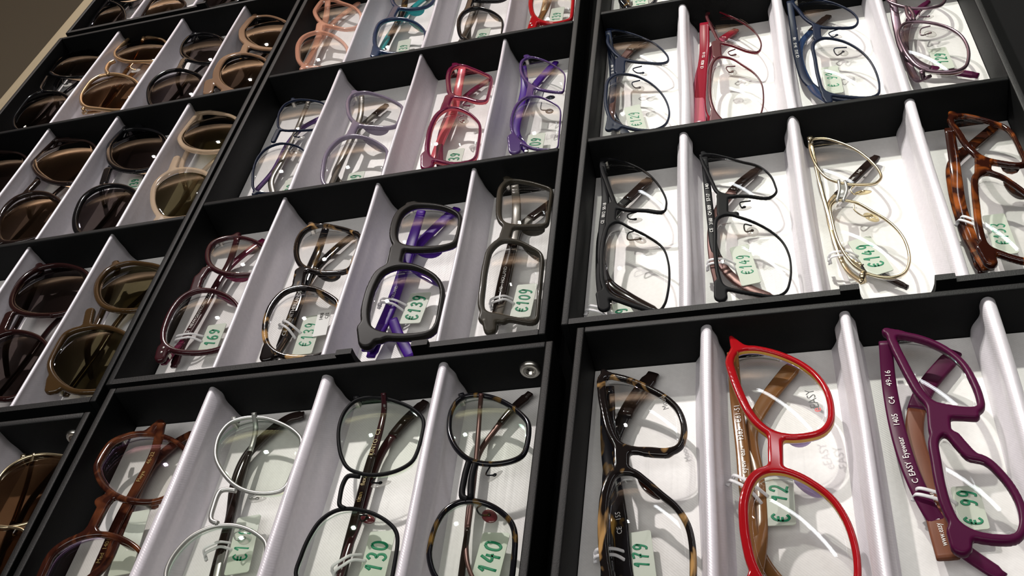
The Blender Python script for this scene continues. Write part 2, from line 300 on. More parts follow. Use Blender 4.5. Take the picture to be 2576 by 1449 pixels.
def stud(o, x, z):
    mb = MB(); P = []; n = 28; prof = [(0, .0), (.0018, 0), (.0020, -.0016), (.0028, -.0022), (.0050, -.0018), (.0056, -.0006), (.0057, .001)]
    v = []; f = []
    for r_, yy in prof:
        for j in range(n): a = 2 * math.pi * j / n; v.append((x + r_ * math.cos(a), yy, z + r_ * math.sin(a)))
    for i in range(len(prof) - 1):
        for j in range(n): f.append((i * n + j, i * n + (j + 1) % n, (i + 1) * n + (j + 1) % n, (i + 1) * n + j))
    mesh_obj('snap_stud', v, f, 'steel', o)
T = {}
NA = (.1500, .1835)
T['A'] = make_tray('A', (0, 1, 2), NA); T['B'] = make_tray('B', (0, 1)); T['C'] = make_tray('C', (0, 1, 2), (.1180, .1520)) ; T['D'] = make_tray('D', (0, 1, 2), (.1488, .1835))
T['E'] = make_tray('E', (0, 1)); T['F'] = make_tray('F', (1, 2), NA); T['G'] = make_tray('G', (0, 1))
stud(T['B'], .2405, .0135); stud(T['G'], .2405, .0135)

# ------------------------------------------------------------------ glasses
Z = {'Z1': (0, 0, 3.3697), 'Z2': (600, 0, 2.8412), 'Z3': (1400, 0, 2.1905), 'Z4': (0, 400, 2.4143), 'M1': (360, 420, 2.3418), 'M2': (1400, 240, 2.1905), 'M3': (0, 850, 2.41875), 'M4': (700, 850, 2.41875), 'M5': (1400, 740, 2.0434), 'K1': (0, 0, 6.44), 'K2': (1300, 0, 6.44)}
def px(z, pts): ox, oy, s = Z[z]; return [(ox + p[0] / s, oy + p[1] / s) + tuple(p[2:]) for p in pts]
def shift(pts, dx, dy, k=1.0):
    a = np.array([p[:2] for p in pts]); c = a.mean(0); return [tuple(c + (q - c) * k + (dx, dy)) for q in a]

class Surf:
    """the height of a frame front above its compartment: brow side higher, ends falling back towards the temples"""
    def __init__(s, t, xa, ym, zb, zr, bow): s.t, s.xa, s.ym, s.zb, s.zr, s.bow = t, xa, ym, zb, zr, bow
    def z(s, x, y): return s.zb + (s.zr - s.zb) * (x - s.xa) / .045 - s.bow * ((y - s.ym) / .06) ** 2
    def un(s, p):
        z = s.zb
        for _ in range(12): q = unproj(s.t, p[0], p[1], z); z = .5 * z + .5 * float(s.z(q[0], q[1]))
        return unproj(s.t, p[0], p[1], z)
def seg_sdf(G, P):
    """signed distance of points G (n,2) to closed polygon P, and the outward normal at the nearest point"""
    A_ = P; B_ = np.roll(P, -1, 0); d = B_ - A_; L = (d ** 2).sum(1) + 1e-18
    best = np.full(len(G), 1e9); nx = np.zeros((len(G), 2)); inside = np.zeros(len(G), bool)
    area = .5 * np.sum(A_[:, 0] * B_[:, 1] - B_[:, 0] * A_[:, 1]); sg = 1 if area > 0 else -1
    for i in range(len(P)):
        w = G - A_[i]; t = np.clip((w @ d[i]) / L[i], 0, 1); q = w - t[:, None] * d[i]; ds = (q ** 2).sum(1); m = ds < best
        best = np.where(m, ds, best); nrm = np.array([d[i][1], -d[i][0]]) / math.sqrt(L[i]) * sg; nx[m] = nrm
        c = ((A_[i][1] > G[:, 1]) != (B_[i][1] > G[:, 1])); xx = A_[i][0] + (G[:, 1] - A_[i][1]) / (d[i][1] if abs(d[i][1]) > 1e-12 else 1e-12) * d[i][0]; inside ^= c & (G[:, 0] < xx)
    dist = np.sqrt(best); return np.where(inside, -dist, dist), nx
def cap_sdf(G, a, b, r0, r1=None):
    r1 = r0 if r1 is None else r1; ab = b - a; t = np.clip(((G - a) @ ab) / (ab @ ab + 1e-12), 0, 1); return np.linalg.norm(G - a - t[:, None] * ab, axis=1) - (r0 + (r1 - r0) * t)
def smin(a, b, k): h = np.clip(.5 + .5 * (b - a) / k, 0, 1); return b + (a - b) * h - k * h * (1 - h)
def march(F, xs, ys):
    """inside polygons (F<0) of a grid: vertices (x, y) and faces, boundary vertices marked"""
    ny, nx_ = F.shape; V = []; B = []; idx = {}; faces = []
    ins = F < 0; cnt = ins[:-1, :-1].astype(int) + ins[1:, :-1] + ins[:-1, 1:] + ins[1:, 1:]
    def gv(j, i):
        k = (j, i)
        if k not in idx: idx[k] = len(V); V.append((xs[i], ys[j])); B.append(False)
        return idx[k]
    def ev(j0, i0, j1, i1):
        k = (j0, i0, j1, i1) if (j0, i0) < (j1, i1) else (j1, i1, j0, i0)
        if k not in idx:
            a, b = F[k[0], k[1]], F[k[2], k[3]]; t = min(.97, max(.03, a / (a - b))); idx[k] = len(V); V.append((xs[k[1]] * (1 - t) + xs[k[3]] * t, ys[k[0]] * (1 - t) + ys[k[2]] * t)); B.append(True)
        return idx[k]
    for j, i in zip(*np.nonzero(cnt)):
        c = [(j, i), (j, i + 1), (j + 1, i + 1), (j + 1, i)]
        if cnt[j, i] == 4: faces.append(tuple(gv(*q) for q in c)); continue
        poly = []
        for k in range(4):
            p, q = c[k], c[(k + 1) % 4]
            if ins[p]: poly.append(gv(*p))
            if ins[p] != ins[q]: poly.append(ev(*p, *q))
        if len(poly) >= 3: faces.append(tuple(poly))
    return np.array(V), np.array(B), faces

def front_mesh(S, L1, L2, wt, wb, caps, thick, k=.003, res=.0006, rnd=.0010, prints=()):
    allp = np.vstack([L1, L2] + [np.array([c[0], c[1]]) for c in caps]); lo = allp.min(0) - .009; hi = allp.max(0) + .009
    xs = np.arange(lo[0], hi[0], res); ys = np.arange(lo[1], hi[1], res); X, Y = np.meshgrid(xs, ys); G = np.c_[X.ravel(), Y.ravel()]
    d1, n1 = seg_sdf(G, L1); d2, n2 = seg_sdf(G, L2)
    def wid(n): t = np.clip(-n[:, 0] * .6 + .5, 0, 1); t = t * t * (3 - 2 * t); return wb + (wt - wb) * t
    o = smin(d1 - wid(n1), d2 - wid(n2), k)
    for (a, b, r0, r1) in caps: o = smin(o, cap_sdf(G, a, b, r0, r1), k * .8)
    Fv = np.maximum(o, np.maximum(-d1, -d2)).reshape(X.shape)
    V, B, faces = march(Fv, xs, ys); n = len(V)
    # distance to the edge at every kept vertex, by bilinear lookup
    gi = np.clip(((V[:, 0] - xs[0]) / res), 0, len(xs) - 1.001); gj = np.clip((V[:, 1] - ys[0]) / res, 0, len(ys) - 1.001); i0 = gi.astype(int); j0 = gj.astype(int); fi = gi - i0; fj = gj - j0
    dv = -((Fv[j0, i0] * (1 - fi) + Fv[j0, i0 + 1] * fi) * (1 - fj) + (Fv[j0 + 1, i0] * (1 - fi) + Fv[j0 + 1, i0 + 1] * fi) * fj); dv[B] = 0
    t = np.clip(dv / rnd, 0, 1); prof = np.sqrt(np.clip(1 - (1 - t) ** 2, 0, 1)); zs = S.z(V[:, 0], V[:, 1]); side = .45 * thick / 2; hz = side + (thick / 2 - side) * prof
    top = np.c_[V, zs + hz]; bot = np.c_[V, zs - hz]; verts = np.vstack([top, bot]); fs = []; mi = []
    # wind each face upwards
    for f in faces: fs.append(f); mi.append(0)
    for f in faces: fs.append(tuple(n + q for q in f[::-1])); mi.append(2)
    from collections import Counter
    ed = {}
    for f in faces:
        for a, b in zip(f, f[1:] + f[:1]): ed[(a, b)] = ed.get((a, b), 0) + 1
    for (a, b) in ed:
        if (b, a) not in ed: fs.append((b, a, n + a, n + b)); mi.append(1)
    return verts, fs, mi
def lens_mesh(S, L, R=.105, thick=.0011, off=0.0):
    c = L.mean(0); K = 9; n = len(L); v = []; f = []; r2 = ((L - c) ** 2).sum(1).max()
    for side in (0, 1):
        for i in range(1, K + 1):
            P = c + (L - c) * (i / K) * (1.006); d2 = ((P - c) ** 2).sum(1); z = S.z(P[:, 0], P[:, 1]) + (r2 - d2) / (2 * R) - r2 / (2 * R) * .55 + off - (thick if side else 0)
            v += list(np.c_[P, z])
        v.append((c[0], c[1], float(S.z(c[0], c[1])) + r2 / (2 * R) * .45 + off - (thick if side else 0)))
    m = K * n + 1
    for side in (0, 1):
        b = side * m
        for i in range(K - 1):
            for j in range(n):
                q = (b + i * n + j, b + (i + 1) * n + j, b + (i + 1) * n + (j + 1) % n, b + i * n + (j + 1) % n); f.append(q if side else q[::-1])
        for j in range(n): q = (b + K * n, b + j, b + (j + 1) % n); f.append(q if side else q[::-1])
    for j in range(n): f.append(((K - 1) * n + j, m + (K - 1) * n + j, m + (K - 1) * n + (j + 1) % n, (K - 1) * n + (j + 1) % n))
    return v, f
def ccw(P):
    a = np.sum(P[:, 0] * np.roll(P[:, 1], -1) - np.roll(P[:, 0], -1) * P[:, 1]); return P if a > 0 else P[::-1]
FONTQ = []
def lettering(text, parent, pos, dirv, upv, size, m, origin, name='lettering', z_up=None):
    cu = D.curves.new('txt', 'FONT'); cu.body = text; cu.size = size; cu.extrude = .00004; cu.resolution_u = 2; cu.align_x = 'CENTER'; cu.align_y = 'CENTER'
    to = D.objects.new('txt', cu); me = D.meshes.new_from_object(to); D.objects.remove(to); D.curves.remove(cu)
    d = np.asarray(dirv, float); d /= np.linalg.norm(d); u = np.asarray(upv, float); u = u - d * (u @ d); u /= np.linalg.norm(u); w = np.cross(d, u)
    for v in me.vertices: c = v.co; v.co = Vector(np.asarray(pos) + d * c[0] + u * c[1] + w * c[2] - np.asarray(origin))
    me.materials.clear(); me.materials.append(M[m]); o = D.objects.new(name, me); COL.objects.link(o); o.parent = parent; return o
GL = {
    '0': [[(.5, 1), (.2, .85), (.1, .5), (.2, .12), (.5, 0), (.78, .15), (.88, .5), (.75, .88), (.5, 1)]], '1': [[(.25, .7), (.6, 1), (.5, 0)]],
    '2': [[(.15, .75), (.35, .98), (.7, .95), (.8, .7), (.5, .35), (.15, .05), (.4, .1), (.9, .02)]], '3': [[(.15, .85), (.45, 1), (.75, .85), (.65, .6), (.4, .52), (.75, .4), (.8, .15), (.5, 0), (.1, .1)]],
    '4': [[(.55, 1), (.1, .4), (.9, .42)], [(.7, .75), (.62, 0)]], '5': [[(.8, 1), (.3, .98), (.2, .6), (.6, .62), (.85, .38), (.65, .05), (.15, .05)]], '6': [[(.75, .95), (.35, .75), (.15, .35), (.3, .03), (.65, .03), (.8, .3), (.55, .5), (.2, .35)]],
    '7': [[(.1, .92), (.85, .95), (.5, .5), (.35, 0)], [(.25, .5), (.75, .52)]], '8': [[(.5, .5), (.2, .75), (.5, 1), (.8, .75), (.5, .5), (.15, .22), (.5, 0), (.85, .25), (.5, .5)]],
    '9': [[(.8, .8), (.5, 1), (.2, .8), (.3, .5), (.65, .5), (.82, .8), (.75, .35), (.5, 0), (.2, .02)]], 'E': [[(.9, .85), (.6, 1), (.25, .85), (.12, .5), (.25, .12), (.6, 0), (.95, .15)], [(.0, .62), (.65, .66)], [(.0, .40), (.6, .42)]], ' ': [], '-': [[(.2, .4), (.7, .42)]]}
def handwriting(text, parent, pos, dirv, upv, size, origin):
    mb = MB(); d = np.asarray(dirv, float); d /= np.linalg.norm(d); u = np.asarray(upv, float); u -= d * (u @ d); u /= np.linalg.norm(u)
    adv = .88; tot = len(text) * adv * .62
    r = random.Random(sum(map(ord, text)))
    for k, ch in enumerate(text):
        for st in GL[ch]:
            P = catmull([((k * adv - len(text) * adv / 2 + .1 + p[0] * .70), p[1] - .5 + .12 * p[0] * 0 + r.uniform(-.02, .02)) for p in st], 5, False)
            Q = [np.asarray(pos) + (d * (p[0] + .22 * p[1]) * .82 + u * p[1] * (1.0 + .1 * math.sin(k * 2.3))) * size for p in P]
            mb.tube(Q, 0, 6, flat=[(size * .080, .00010)] * len(Q))
    return mb.obj('handwriting', 'ink', parent, origin=origin)

COUNT = {'g': 0}
def glasses(t, label, group, L1, L2, kind='acetate', wt=.003, wb=.0025, thick=.0034, caps=(), zb=.0205, zr=.0150, bow=.003, fm='black', fm_side=None, fm_back=None, lm='clear', rim=None, bridge=None, bridge_m=None, temples=(), pads=(), padm='clearpad', wirem=None,
            ends='auto', letters=(), lensR=.105, rivets=(), xa=None, off=0.0, name='eyeglasses', cat='glasses', k=.003, tips=None, wings=(), hinge='steel', rnd=.0010, prints=()):
    COUNT['g'] += 1
    q = [unproj(t, p[0], p[1], zb) for p in L1 + L2]; x0 = min(p[0] for p in q); ys = [p[1] for p in q]; ym = (min(ys) + max(ys)) / 2
    S = Surf(t, x0, ym, zb, zr, bow)
    P1 = ccw(catmull([S.un(p)[:2] for p in L1], 6)); P2 = ccw(catmull([S.un(p)[:2] for p in L2], 6))
    # keep each frame inside its own slot: its outline is eased in where it would meet a divider
    uu = int(round((float(np.mean([P1[:, 0].mean(), P2[:, 0].mean()])) - PX / 2) / PX)); xl = PX * uu if uu > 0 else E0; xr = PX * (uu + 1) if uu < 3 else TW
    hi_ = xr - .0042 - wb; lo_ = xl + .0035 + (wt if kind == 'acetate' else .001) * .7; m_ = .005
    for P in (P1, P2):
        e = P[:, 0] > hi_ - m_; P[e, 0] = hi_ - m_ + m_ * np.tanh((P[e, 0] - hi_ + m_) / m_)
        e = P[:, 0] < lo_ + m_ * .4; P[e, 0] = lo_ + m_ * .4 - m_ * .4 * np.tanh((lo_ + m_ * .4 - P[e, 0]) / (m_ * .4))
    # everything is laid out in the tray's own frame and parented to an empty with the tray's rotation
    mid = (P1.mean(0) + P2.mean(0)) / 2; org = np.array([mid[0], mid[1], 0]); g = loc2glob(t, org)
    root = thing(name, label, cat, tuple(g), TRAY[t][2], group)
    C = []
    for c in caps:
        a = S.un(c[:2])[:2]; b = S.un(c[2:4])[:2]; r0 = c[4] / 1000; C.append((a, b, r0, (c[5] / 1000 if len(c) > 5 else r0)))
    ee = []
    for P, sgn in ((P1, 1), (P2, -1)):
        sc = P[:, 1] * sgn - P[:, 0] * .75; i = int(np.argmax(sc)); a = P[i]; o_ = np.array([-.45, sgn * .9]); o_ /= np.linalg.norm(o_); e = a + o_ * (wt + .0022 if kind == 'acetate' else .0028); ee.append(e)
        if ends == 'auto' or (ends == 'far' and sgn > 0) or (ends == 'near' and sgn < 0):
            if kind == 'acetate': C.append((a, e, min(.0028, wt), min(.0024, wt)))
    if kind == 'acetate':
        v, f, mi = front_mesh(S, P1, P2, wt, wb, C, thick, k, rnd=rnd)
        mesh_obj('frame_front', v, f, [fm, fm_side or fm, fm_back or fm], root, True, mi, org)
    else:
        for P in (P1, P2):
            mb = MB(); mb.tube(np.c_[P, S.z(P[:, 0], P[:, 1])], rim or .0009, 8, True); mb.obj('rim', fm, root, origin=org)
        mb = MB()
        for br in (bridge or []): pp = catmull([S.un(p) + np.array([0, 0, .0008]) for p in br], 6, False); mb.tube(pp, (rim or .0009) * 1.15, 8)
        if not bridge:
            i, j = divmod(int(np.argmin(((P1[:, None] - P2[None]) ** 2).sum(2) + (P1[:, None, 0] + P2[None, :, 0]) * .004)), len(P2)); a, b = P1[i], P2[j]; c = (a + b) / 2 + (-.002, 0)
            mb.tube(catmull([(a[0], a[1], S.z(*a)), (c[0], c[1], S.z(*c) + .0015), (b[0], b[1], S.z(*b))], 6, False), (rim or .0009) * 1.2, 8)
        mb.obj('bridge', bridge_m or fm, root, origin=org)
        for e, P, sgn in ((ee[0], P1, 1), (ee[1], P2, -1)):
            i = int(np.argmax(P[:, 1] * sgn - P[:, 0] * .75)); a = P[i]; mb = MB(); mb.tube([(a[0], a[1], S.z(*a)), (e[0], e[1], S.z(*e)), (e[0] + .0005, e[1] + sgn * .0006, S.z(*e) - .004)], 0, 8, flat=[(.0016, .0008), (.0017, .0009), (.0015, .0009)]); mb.obj('end_piece', fm, root, origin=org)
        if C:
            mb = MB()
            for (a, b, r0, r1) in C: mb.tube([(a[0], a[1], S.z(*a)), (b[0], b[1], S.z(*b))], 0, 10, flat=[(r0, .0011), (r1, .0011)])
            mb.obj('bridge_plate', bridge_m or fm, root, origin=org)
    for P in (P1, P2):
        v, f = lens_mesh(S, P, lensR, off=off); mesh_obj('lens', v, f, lm, root, True, origin=org)
    # hinges
    for e, sgn in ((ee[0], 1), (ee[1], -1)):
        mb = MB(); z = S.z(*e); mb.box(e[0] - .0013, e[0] + .0013, e[1] - .0016 - sgn * .0015, e[1] + .0016 - sgn * .0015, z - .0055, z - .001, .0004); mb.obj('hinge', hinge, root, origin=org)
    # temples: (material, width(s) mm, [pixel points (x, y[, z mm])], tip material, tip share)
    if not temples:
        tm = fm_back or fm; TT = []
        for e, sgn, zz in ((ee[0], 1, .0105), (ee[1], -1, .0065)):
            TT.append((tm, (4, 4.5, 4, 3.4), [(e[0] + .001, e[1] - sgn * .002, zz + .003), (e[0] + .004, e[1] - sgn * .04, zz), (e[0] + .007, e[1] - sgn * .075, zz - .001), (e[0] + .018, e[1] - sgn * .10, .0055)], tm, .3))
        local = True
    else: TT = temples; local = False
    for it, tp in enumerate(TT):
        tm, wd, pts = tp[0], tp[1], tp[2]; tipm = tp[3] if len(tp) > 3 else None; share = tp[4] if len(tp) > 4 else .25; npt = len(pts)
        if local: P = np.array(pts)
        else:
            P = []
            for i, p in enumerate(pts):
                z = p[2] / 1000 if len(p) > 2 else (.0115 if it == 0 else .0080) * (1 - i / (npt - 1)) + .0048 * i / (npt - 1)
                P.append(unproj(t, p[0], p[1], z))
            P = np.array(P)
        Q = catmull(P, 10, False); s = np.linspace(0, 1, len(Q)); w = np.interp(s, np.linspace(0, 1, len(wd)), wd) / 2000 if isinstance(wd, (tuple, list)) else np.full(len(Q), wd / 2000)
        w = w * np.where(s > .97, .75, 1); th = .0011
        cut = len(Q) if not tipm or tipm == tm else int(len(Q) * (1 - share))
        mb = MB(); mb.tube(Q[:cut + 1] if cut < len(Q) else Q, 0, 12, flat=[(a, th) for a in w[:len(Q[:cut + 1])]]); to = mb.obj('temple', tm, root, origin=org)
        if cut < len(Q): mb = MB(); mb.tube(Q[cut:], 0, 12, flat=[(a * 1.08, th * 1.15) for a in w[cut:]]); mb.obj('temple_tip', tipm, to, origin=org)
        for lt in letters:
            if lt[0] != it: continue
            ds = np.r_[0, np.cumsum(np.linalg.norm(np.diff(Q, axis=0), axis=1))]; sgn = 1 if Q[0][1] < Q[-1][1] else -1; cw = lt[3] * .52
            pos = ds[-1] * lt[2] - sgn * cw * len(lt[1]) / 2          # each word follows the bend of the temple
            for wd_ in lt[1].split(' '):
                if wd_:
                    mid_s = pos + sgn * cw * len(wd_) / 2
                    if .002 < mid_s < ds[-1] - .002:
                        at = lambda q: np.array([np.interp(q, ds, Q[:, k_]) for k_ in range(3)])
                        a, b = at(mid_s - sgn * .0022), at(mid_s + sgn * .0022); dv = b - a; up = np.array([-dv[1], dv[0], 0.])
                        lettering(wd_, to, at(mid_s) + np.array([0, 0, th + .00035]), dv, up, lt[3], lt[4], org)
                pos += sgn * cw * (len(wd_) + 1)
    for pd in pads:      # (x, y, half long mm, half short mm, dx, dy, wire pixel points, material?)
        c = S.un(pd[:2]); c = unproj(t, pd[0], pd[1], float(c[2]) - .0035); e = unproj(t, pd[0] + pd[4], pd[1] + pd[5], c[2]) - c; e /= np.linalg.norm(e); a = np.array([-e[1], e[0], 0.]); n_ = np.array([0, 0, 1.])
        mb = MB(); mb.ellipsoid(c, e * pd[2] / 1000, a * pd[3] / 1000, n_ * .0009, 18, 8); po = mb.obj('nose_pad', pd[7] if len(pd) > 7 else padm, root, origin=org)
        if pd[6]:
            mb = MB(); wp = [S.un(p) for p in pd[6]]; pts = [w_ + np.array([0, 0, -.0004 - .0022 * i / max(1, len(wp))]) for i, w_ in enumerate(wp)] + [c + np.array([0, 0, .0008])]
            mb.tube(catmull(pts, 6, False), .00042, 6); mb.ellipsoid(c + np.array([0, 0, .001]), e * .0011, a * .0009, n_ * .0006, 10, 6); mb.obj('pad_arm', wirem or (fm if isinstance(fm, str) else 'silver'), po, origin=org)
    for wg in wings:     # moulded nose pads: a ledge that drops back from the rim, swept along the outline (x1,y1,x2,y2,depth mm, material)
        a = S.un(wg[:2])[:2]; b = S.un(wg[2:4])[:2]; P = P1 if ((P1 - (a + b) / 2) ** 2).sum(1).min() < ((P2 - (a + b) / 2) ** 2).sum(1).min() else P2; n = len(P)
        ia = int(((P - a) ** 2).sum(1).argmin()); ib = int(((P - b) ** 2).sum(1).argmin()); st = 1 if (ib - ia) % n <= (ia - ib) % n else -1; cnt = (ib - ia) * st % n
        if cnt < 4: ia = (ia - st * 3) % n; cnt += 6
        ids = [(ia + st * q) % n for q in range(cnt + 1)]; pc = P.mean(0); Q = []; fl = []
        for q, ii in enumerate(ids):
            o_ = P[ii] - pc; o_ /= np.linalg.norm(o_); w_ = math.sin(math.pi * (q + .15) / (cnt + .3)) ** .7; dp = wg[4] / 1000 * 1.15 * w_ + .0003; pz = P[ii] + o_ * .0011
            Q.append((pz[0], pz[1], S.z(*pz) - thick * .30 - dp * .9)); fl.append((.0010 * w_ + .0002, dp))
        mb = MB(); mb.tube(Q, 0, 12, flat=fl); mb.obj('nose_pad', wg[5] if len(wg) > 5 else (fm_back or fm), root, origin=org)
    for pr in prints:    # demo-lens print: (text, near pixel, far pixel, size, material)
        a = S.un(pr[1]); b = S.un(pr[2]); dd = b - a; lettering(pr[0], root, (a + b) / 2 + np.array([0, 0, .0022]), dd, (-dd[1], dd[0], 0), pr[3], pr[4], org, 'lens_print')
    for rv in rivets: a = S.un(rv); mb = MB(); mb.ellipsoid(a + np.array([0, 0, thick / 2]), (.0009, 0, 0), (0, .0009, 0), (0, 0, .0003), 12, 6); mb.obj('rivet', 'silver', root, origin=org)
    return root, S

def price_tag(t, p0, p1, width, text, label, z=.0062, ring=None, tsize=None, toff=0.0, neck=True, group='hand-written price tags', texty=0.0):
    """frosted plastic tag; p0/p1 = pixels of the middle of its near and far edge; ring = pixel where it is looped round the temple"""
    a = unproj(t, *p0, z); b = unproj(t, *p1, z); d = b - a; L = np.linalg.norm(d); d /= L; u = np.array([-d[1], d[0], 0.]); mid = (a + b) / 2; org = mid.copy(); org[2] = z; g = loc2glob(t, org)
    root = thing('price_tag', label, 'price tag', tuple(g), TRAY[t][2], group)
    w = width / 2000; c = .0012; pr = []
    for sx, sy, a0 in ((1, 1, 0), (-1, 1, 90), (-1, -1, 180), (1, -1, 270)):
        for k in range(5): an = math.radians(a0 + 22.5 * k); pr.append(((L / 2 - c) * sx + c * math.cos(an), (w - c) * sy + c * math.sin(an)))
    n = len(pr); v = [mid + d * x + u * y + np.array([0, 0, .00035 + 1.5 * ((x) ** 2)]) for x, y in pr] + [mid + d * x + u * y + np.array([0, 0, -.00015 + 1.5 * (x ** 2)]) for x, y in pr]
    f = [tuple(range(n)), tuple(range(n, 2 * n))[::-1]] + [(i, n + i, n + (i + 1) % n, (i + 1) % n) for i in range(n)]
    mesh_obj('tag_plate', v, f, 'tag', root, False, origin=org)
    ts = tsize or (w * 1.15)
    handwriting(text, root, mid + d * toff + u * texty + np.array([0, 0, .0007]), d, u, ts * (1 if len(text) < 5 else .9), org)
    if ring:
        c = unproj(t, ring[0], ring[1], .0085); mb = MB(); e = (mid + u * w * .8) - c; e[2] = 0; e /= np.linalg.norm(e) + 1e-9; s_ = np.array([-e[1], e[0], 0])
        for off in (-.0016, .0016):
            P = [mid + u * w * .95 + s_ * off * 1.5 + np.array([0, 0, .0004]), (mid + u * w + c) / 2 + s_ * off + np.array([0, 0, .004]), c + e * .0005 + s_ * off + np.array([0, 0, .0036]), c - e * .0042 + s_ * off + np.array([0, 0, .0030]), c - e * .0055 + s_ * off * .6 - np.array([0, 0, .002])]
            mb.tube(catmull(P, 6, False), 0, 8, flat=[(.0008, .0004)] * 25)
        mb.tube([c - e * .0050 - s_ * .0028, c - e * .0052 + s_ * .0028], 0, 8, flat=[(.0009, .0006)] * 2); mb.obj('loop', 'clip', root, origin=org)
    return root
def cp(z, L): ox, oy, s = Z[z]; return [(ox + c[0] / s, oy + c[1] / s, ox + c[2] / s, oy + c[3] / s) + tuple(c[4:]) for c in L]
def pp(z, L): ox, oy, s = Z[z]; return [(ox + c[0] / s, oy + c[1] / s, c[2], c[3], c[4] / s, c[5] / s, px(z, c[6]) if c[6] else None) + tuple(c[7:]) for c in L]
def tt(z, L): return [(c[0], c[1], px(z, c[2])) + tuple(c[3:]) for c in L]
def pt(z, x, y): return px(z, [(x, y)])[0][:2]

# ---- tray E, bottom right
gE = 'glasses in the bottom right tray'
glasses('E', "black glasses with amber-striped rims, leftmost in the bottom right tray", gE,
    px('M5', [(262, 436), (330, 443), (400, 466), (475, 500), (545, 540), (605, 595), (636, 665), (638, 730), (615, 782), (570, 797), (480, 793), (395, 788), (335, 765), (298, 700), (275, 610), (258, 510)]),
    px('M5', [(320, 935), (385, 930), (450, 975), (530, 1045), (605, 1110), (660, 1200), (688, 1310), (692, 1430), (680, 1530), (620, 1610), (500, 1650), (380, 1610), (310, 1520), (280, 1400), (265, 1260), (266, 1130), (282, 1010)]),
    wt=.0042, wb=.0029, fm='tort_dark', ends='near', caps=cp('M5', [(335, 785, 335, 915, 3.6), (255, 425, 245, 402, 2.2, 1.6), (470, 808, 560, 815, 2.6)]),
    temples=tt('M5', [('tort_black', (7, 8, 8, 7), [(262, 480, 14), (270, 800, 10), (320, 1150, 9), (350, 1450, 7), (420, 1700, 5)]), ('black', (6, 6, 7, 8), [(262, 1560, 12), (265, 1200, 8), (285, 800, 7), (370, 590, 5), (500, 410, 4)], 'ember', .3)]),
    wings=cp('M5', [(400, 960, 520, 1060, 2.2, 'tort_red')]), letters=[(0, 'CE  155', .62, .0032, 'print')], prints=[('Mood', pt('M5', 568, 605), pt('M5', 545, 545), .0040, 'blackprint')])
glasses('E', 'shiny red cat-eye glasses with an ochre edge, centre of the bottom right tray', gE,
    px('M5', [(940, 308), (1010, 298), (1080, 308), (1160, 332), (1245, 372), (1315, 425), (1370, 500), (1394, 590), (1388, 660), (1350, 704), (1280, 724), (1200, 728), (1125, 712), (1060, 668), (1010, 605), (968, 520), (930, 420), (914, 350)]),
    px('M5', [(1035, 960), (1085, 930), (1155, 928), (1235, 952), (1320, 1000), (1400, 1065), (1460, 1150), (1500, 1245), (1524, 1345), (1528, 1449), (1505, 1550), (1440, 1630), (1330, 1650), (1200, 1600), (1100, 1510), (1035, 1400), (1005, 1290), (990, 1180), (993, 1060)]),
    wt=.0040, wb=.0030, fm='red', fm_side='yellow', fm_back='lilac_layer', thick=.0042, ends='none', zb=.0240, zr=.0165,
    caps=cp('M5', [(1125, 745, 1128, 900, 3.2), (940, 290, 900, 232, 4.0, 1.2), (1030, 1480, 960, 1600, 4, 1.5)]),
    temples=tt('M5', [('walnut', (5.5, 6, 6, 5), [(905, 300, 20), (922, 520, 11), (955, 800, 9), (975, 1020, 9), (1010, 1250, 7), (1080, 1400, 6), (1220, 1560, 4)]), ('walnut', (6, 6, 7, 9), [(1010, 1540, 14), (1050, 1250, 7), (1040, 980, 6), (1000, 720, 6), (1070, 560, 5), (1235, 350, 4)])]),
    wings=cp('M5', [(1190, 745, 1320, 735, 1.8, 'lilac_layer'), (1210, 960, 1340, 1040, 2.4, 'lilac_layer')]), letters=[(0, 'C+ EASY eyew ear- 1363- C61-51', .42, .0036, 'print')], prints=[('EASY', pt('M5', 1330, 590), pt('M5', 1305, 520), .0056, 'blackprint'), ('e', pt('M5', 1342, 625), pt('M5', 1338, 600), .0062, 'redprint')])
glasses('E', 'matte plum-purple rectangular glasses with wood-grain temples in the bottom right tray', gE,
    px('M5', [(1752, 228), (1835, 237), (1925, 266), (2005, 310), (2075, 372), (2122, 450), (2155, 535), (2158, 582), (2120, 590), (2020, 578), (1945, 560), (1900, 520), (1850, 440), (1800, 345), (1765, 275)]),
    px('M5', [(1968, 760), (1995, 732), (2050, 790), (2110, 850), (2195, 872), (2270, 940), (2330, 1020), (2370, 1110), (2376, 1190), (2350, 1238), (2250, 1242), (2150, 1222), (2080, 1180), (2035, 1100), (2005, 1000), (1980, 870)]),
    wt=.0042, wb=.0032, fm='plum', thick=.0040, caps=cp('M5', [(1960, 590, 1970, 700, 4.6), (1750, 215, 1700, 200, 3, 2.4), (2070, 1235, 2080, 1300, 4.6, 4), (2050, 740, 2120, 820, 2.2), (2040, 625, 2150, 630, 2)]), ends='none', zb=.0235, zr=.0175,
    temples=tt('M5', [('plum', (6, 7, 7, 6), [(1690, 245, 19), (1712, 480, 12), (1768, 750, 10), (1850, 980, 10), (1950, 1160, 8), (2060, 1290, 6), (2300, 1460, 4)]), ('woodarm', (9, 8, 8, 8), [(2015, 1360, 13), (1960, 1180, 8), (1905, 950, 7), (1840, 700, 6), (1890, 500, 5), (2050, 300, 4)], 'plum', .3)]),
    letters=[(0, 'C EASY Eyewear   1405   C4   49-16', .36, .0036, 'print'), (1, 'CE  www.easy  HOLLAND', .14, .0034, 'print')])
price_tag('E', pt('M5', 1155, 1192), pt('M5', 1140, 935), 12.5, 'E 12', 'frosted price tag in green ink, seen through the lower lens of the red cat-eye glasses', ring=pt('M5', 945, 985), toff=-.002)
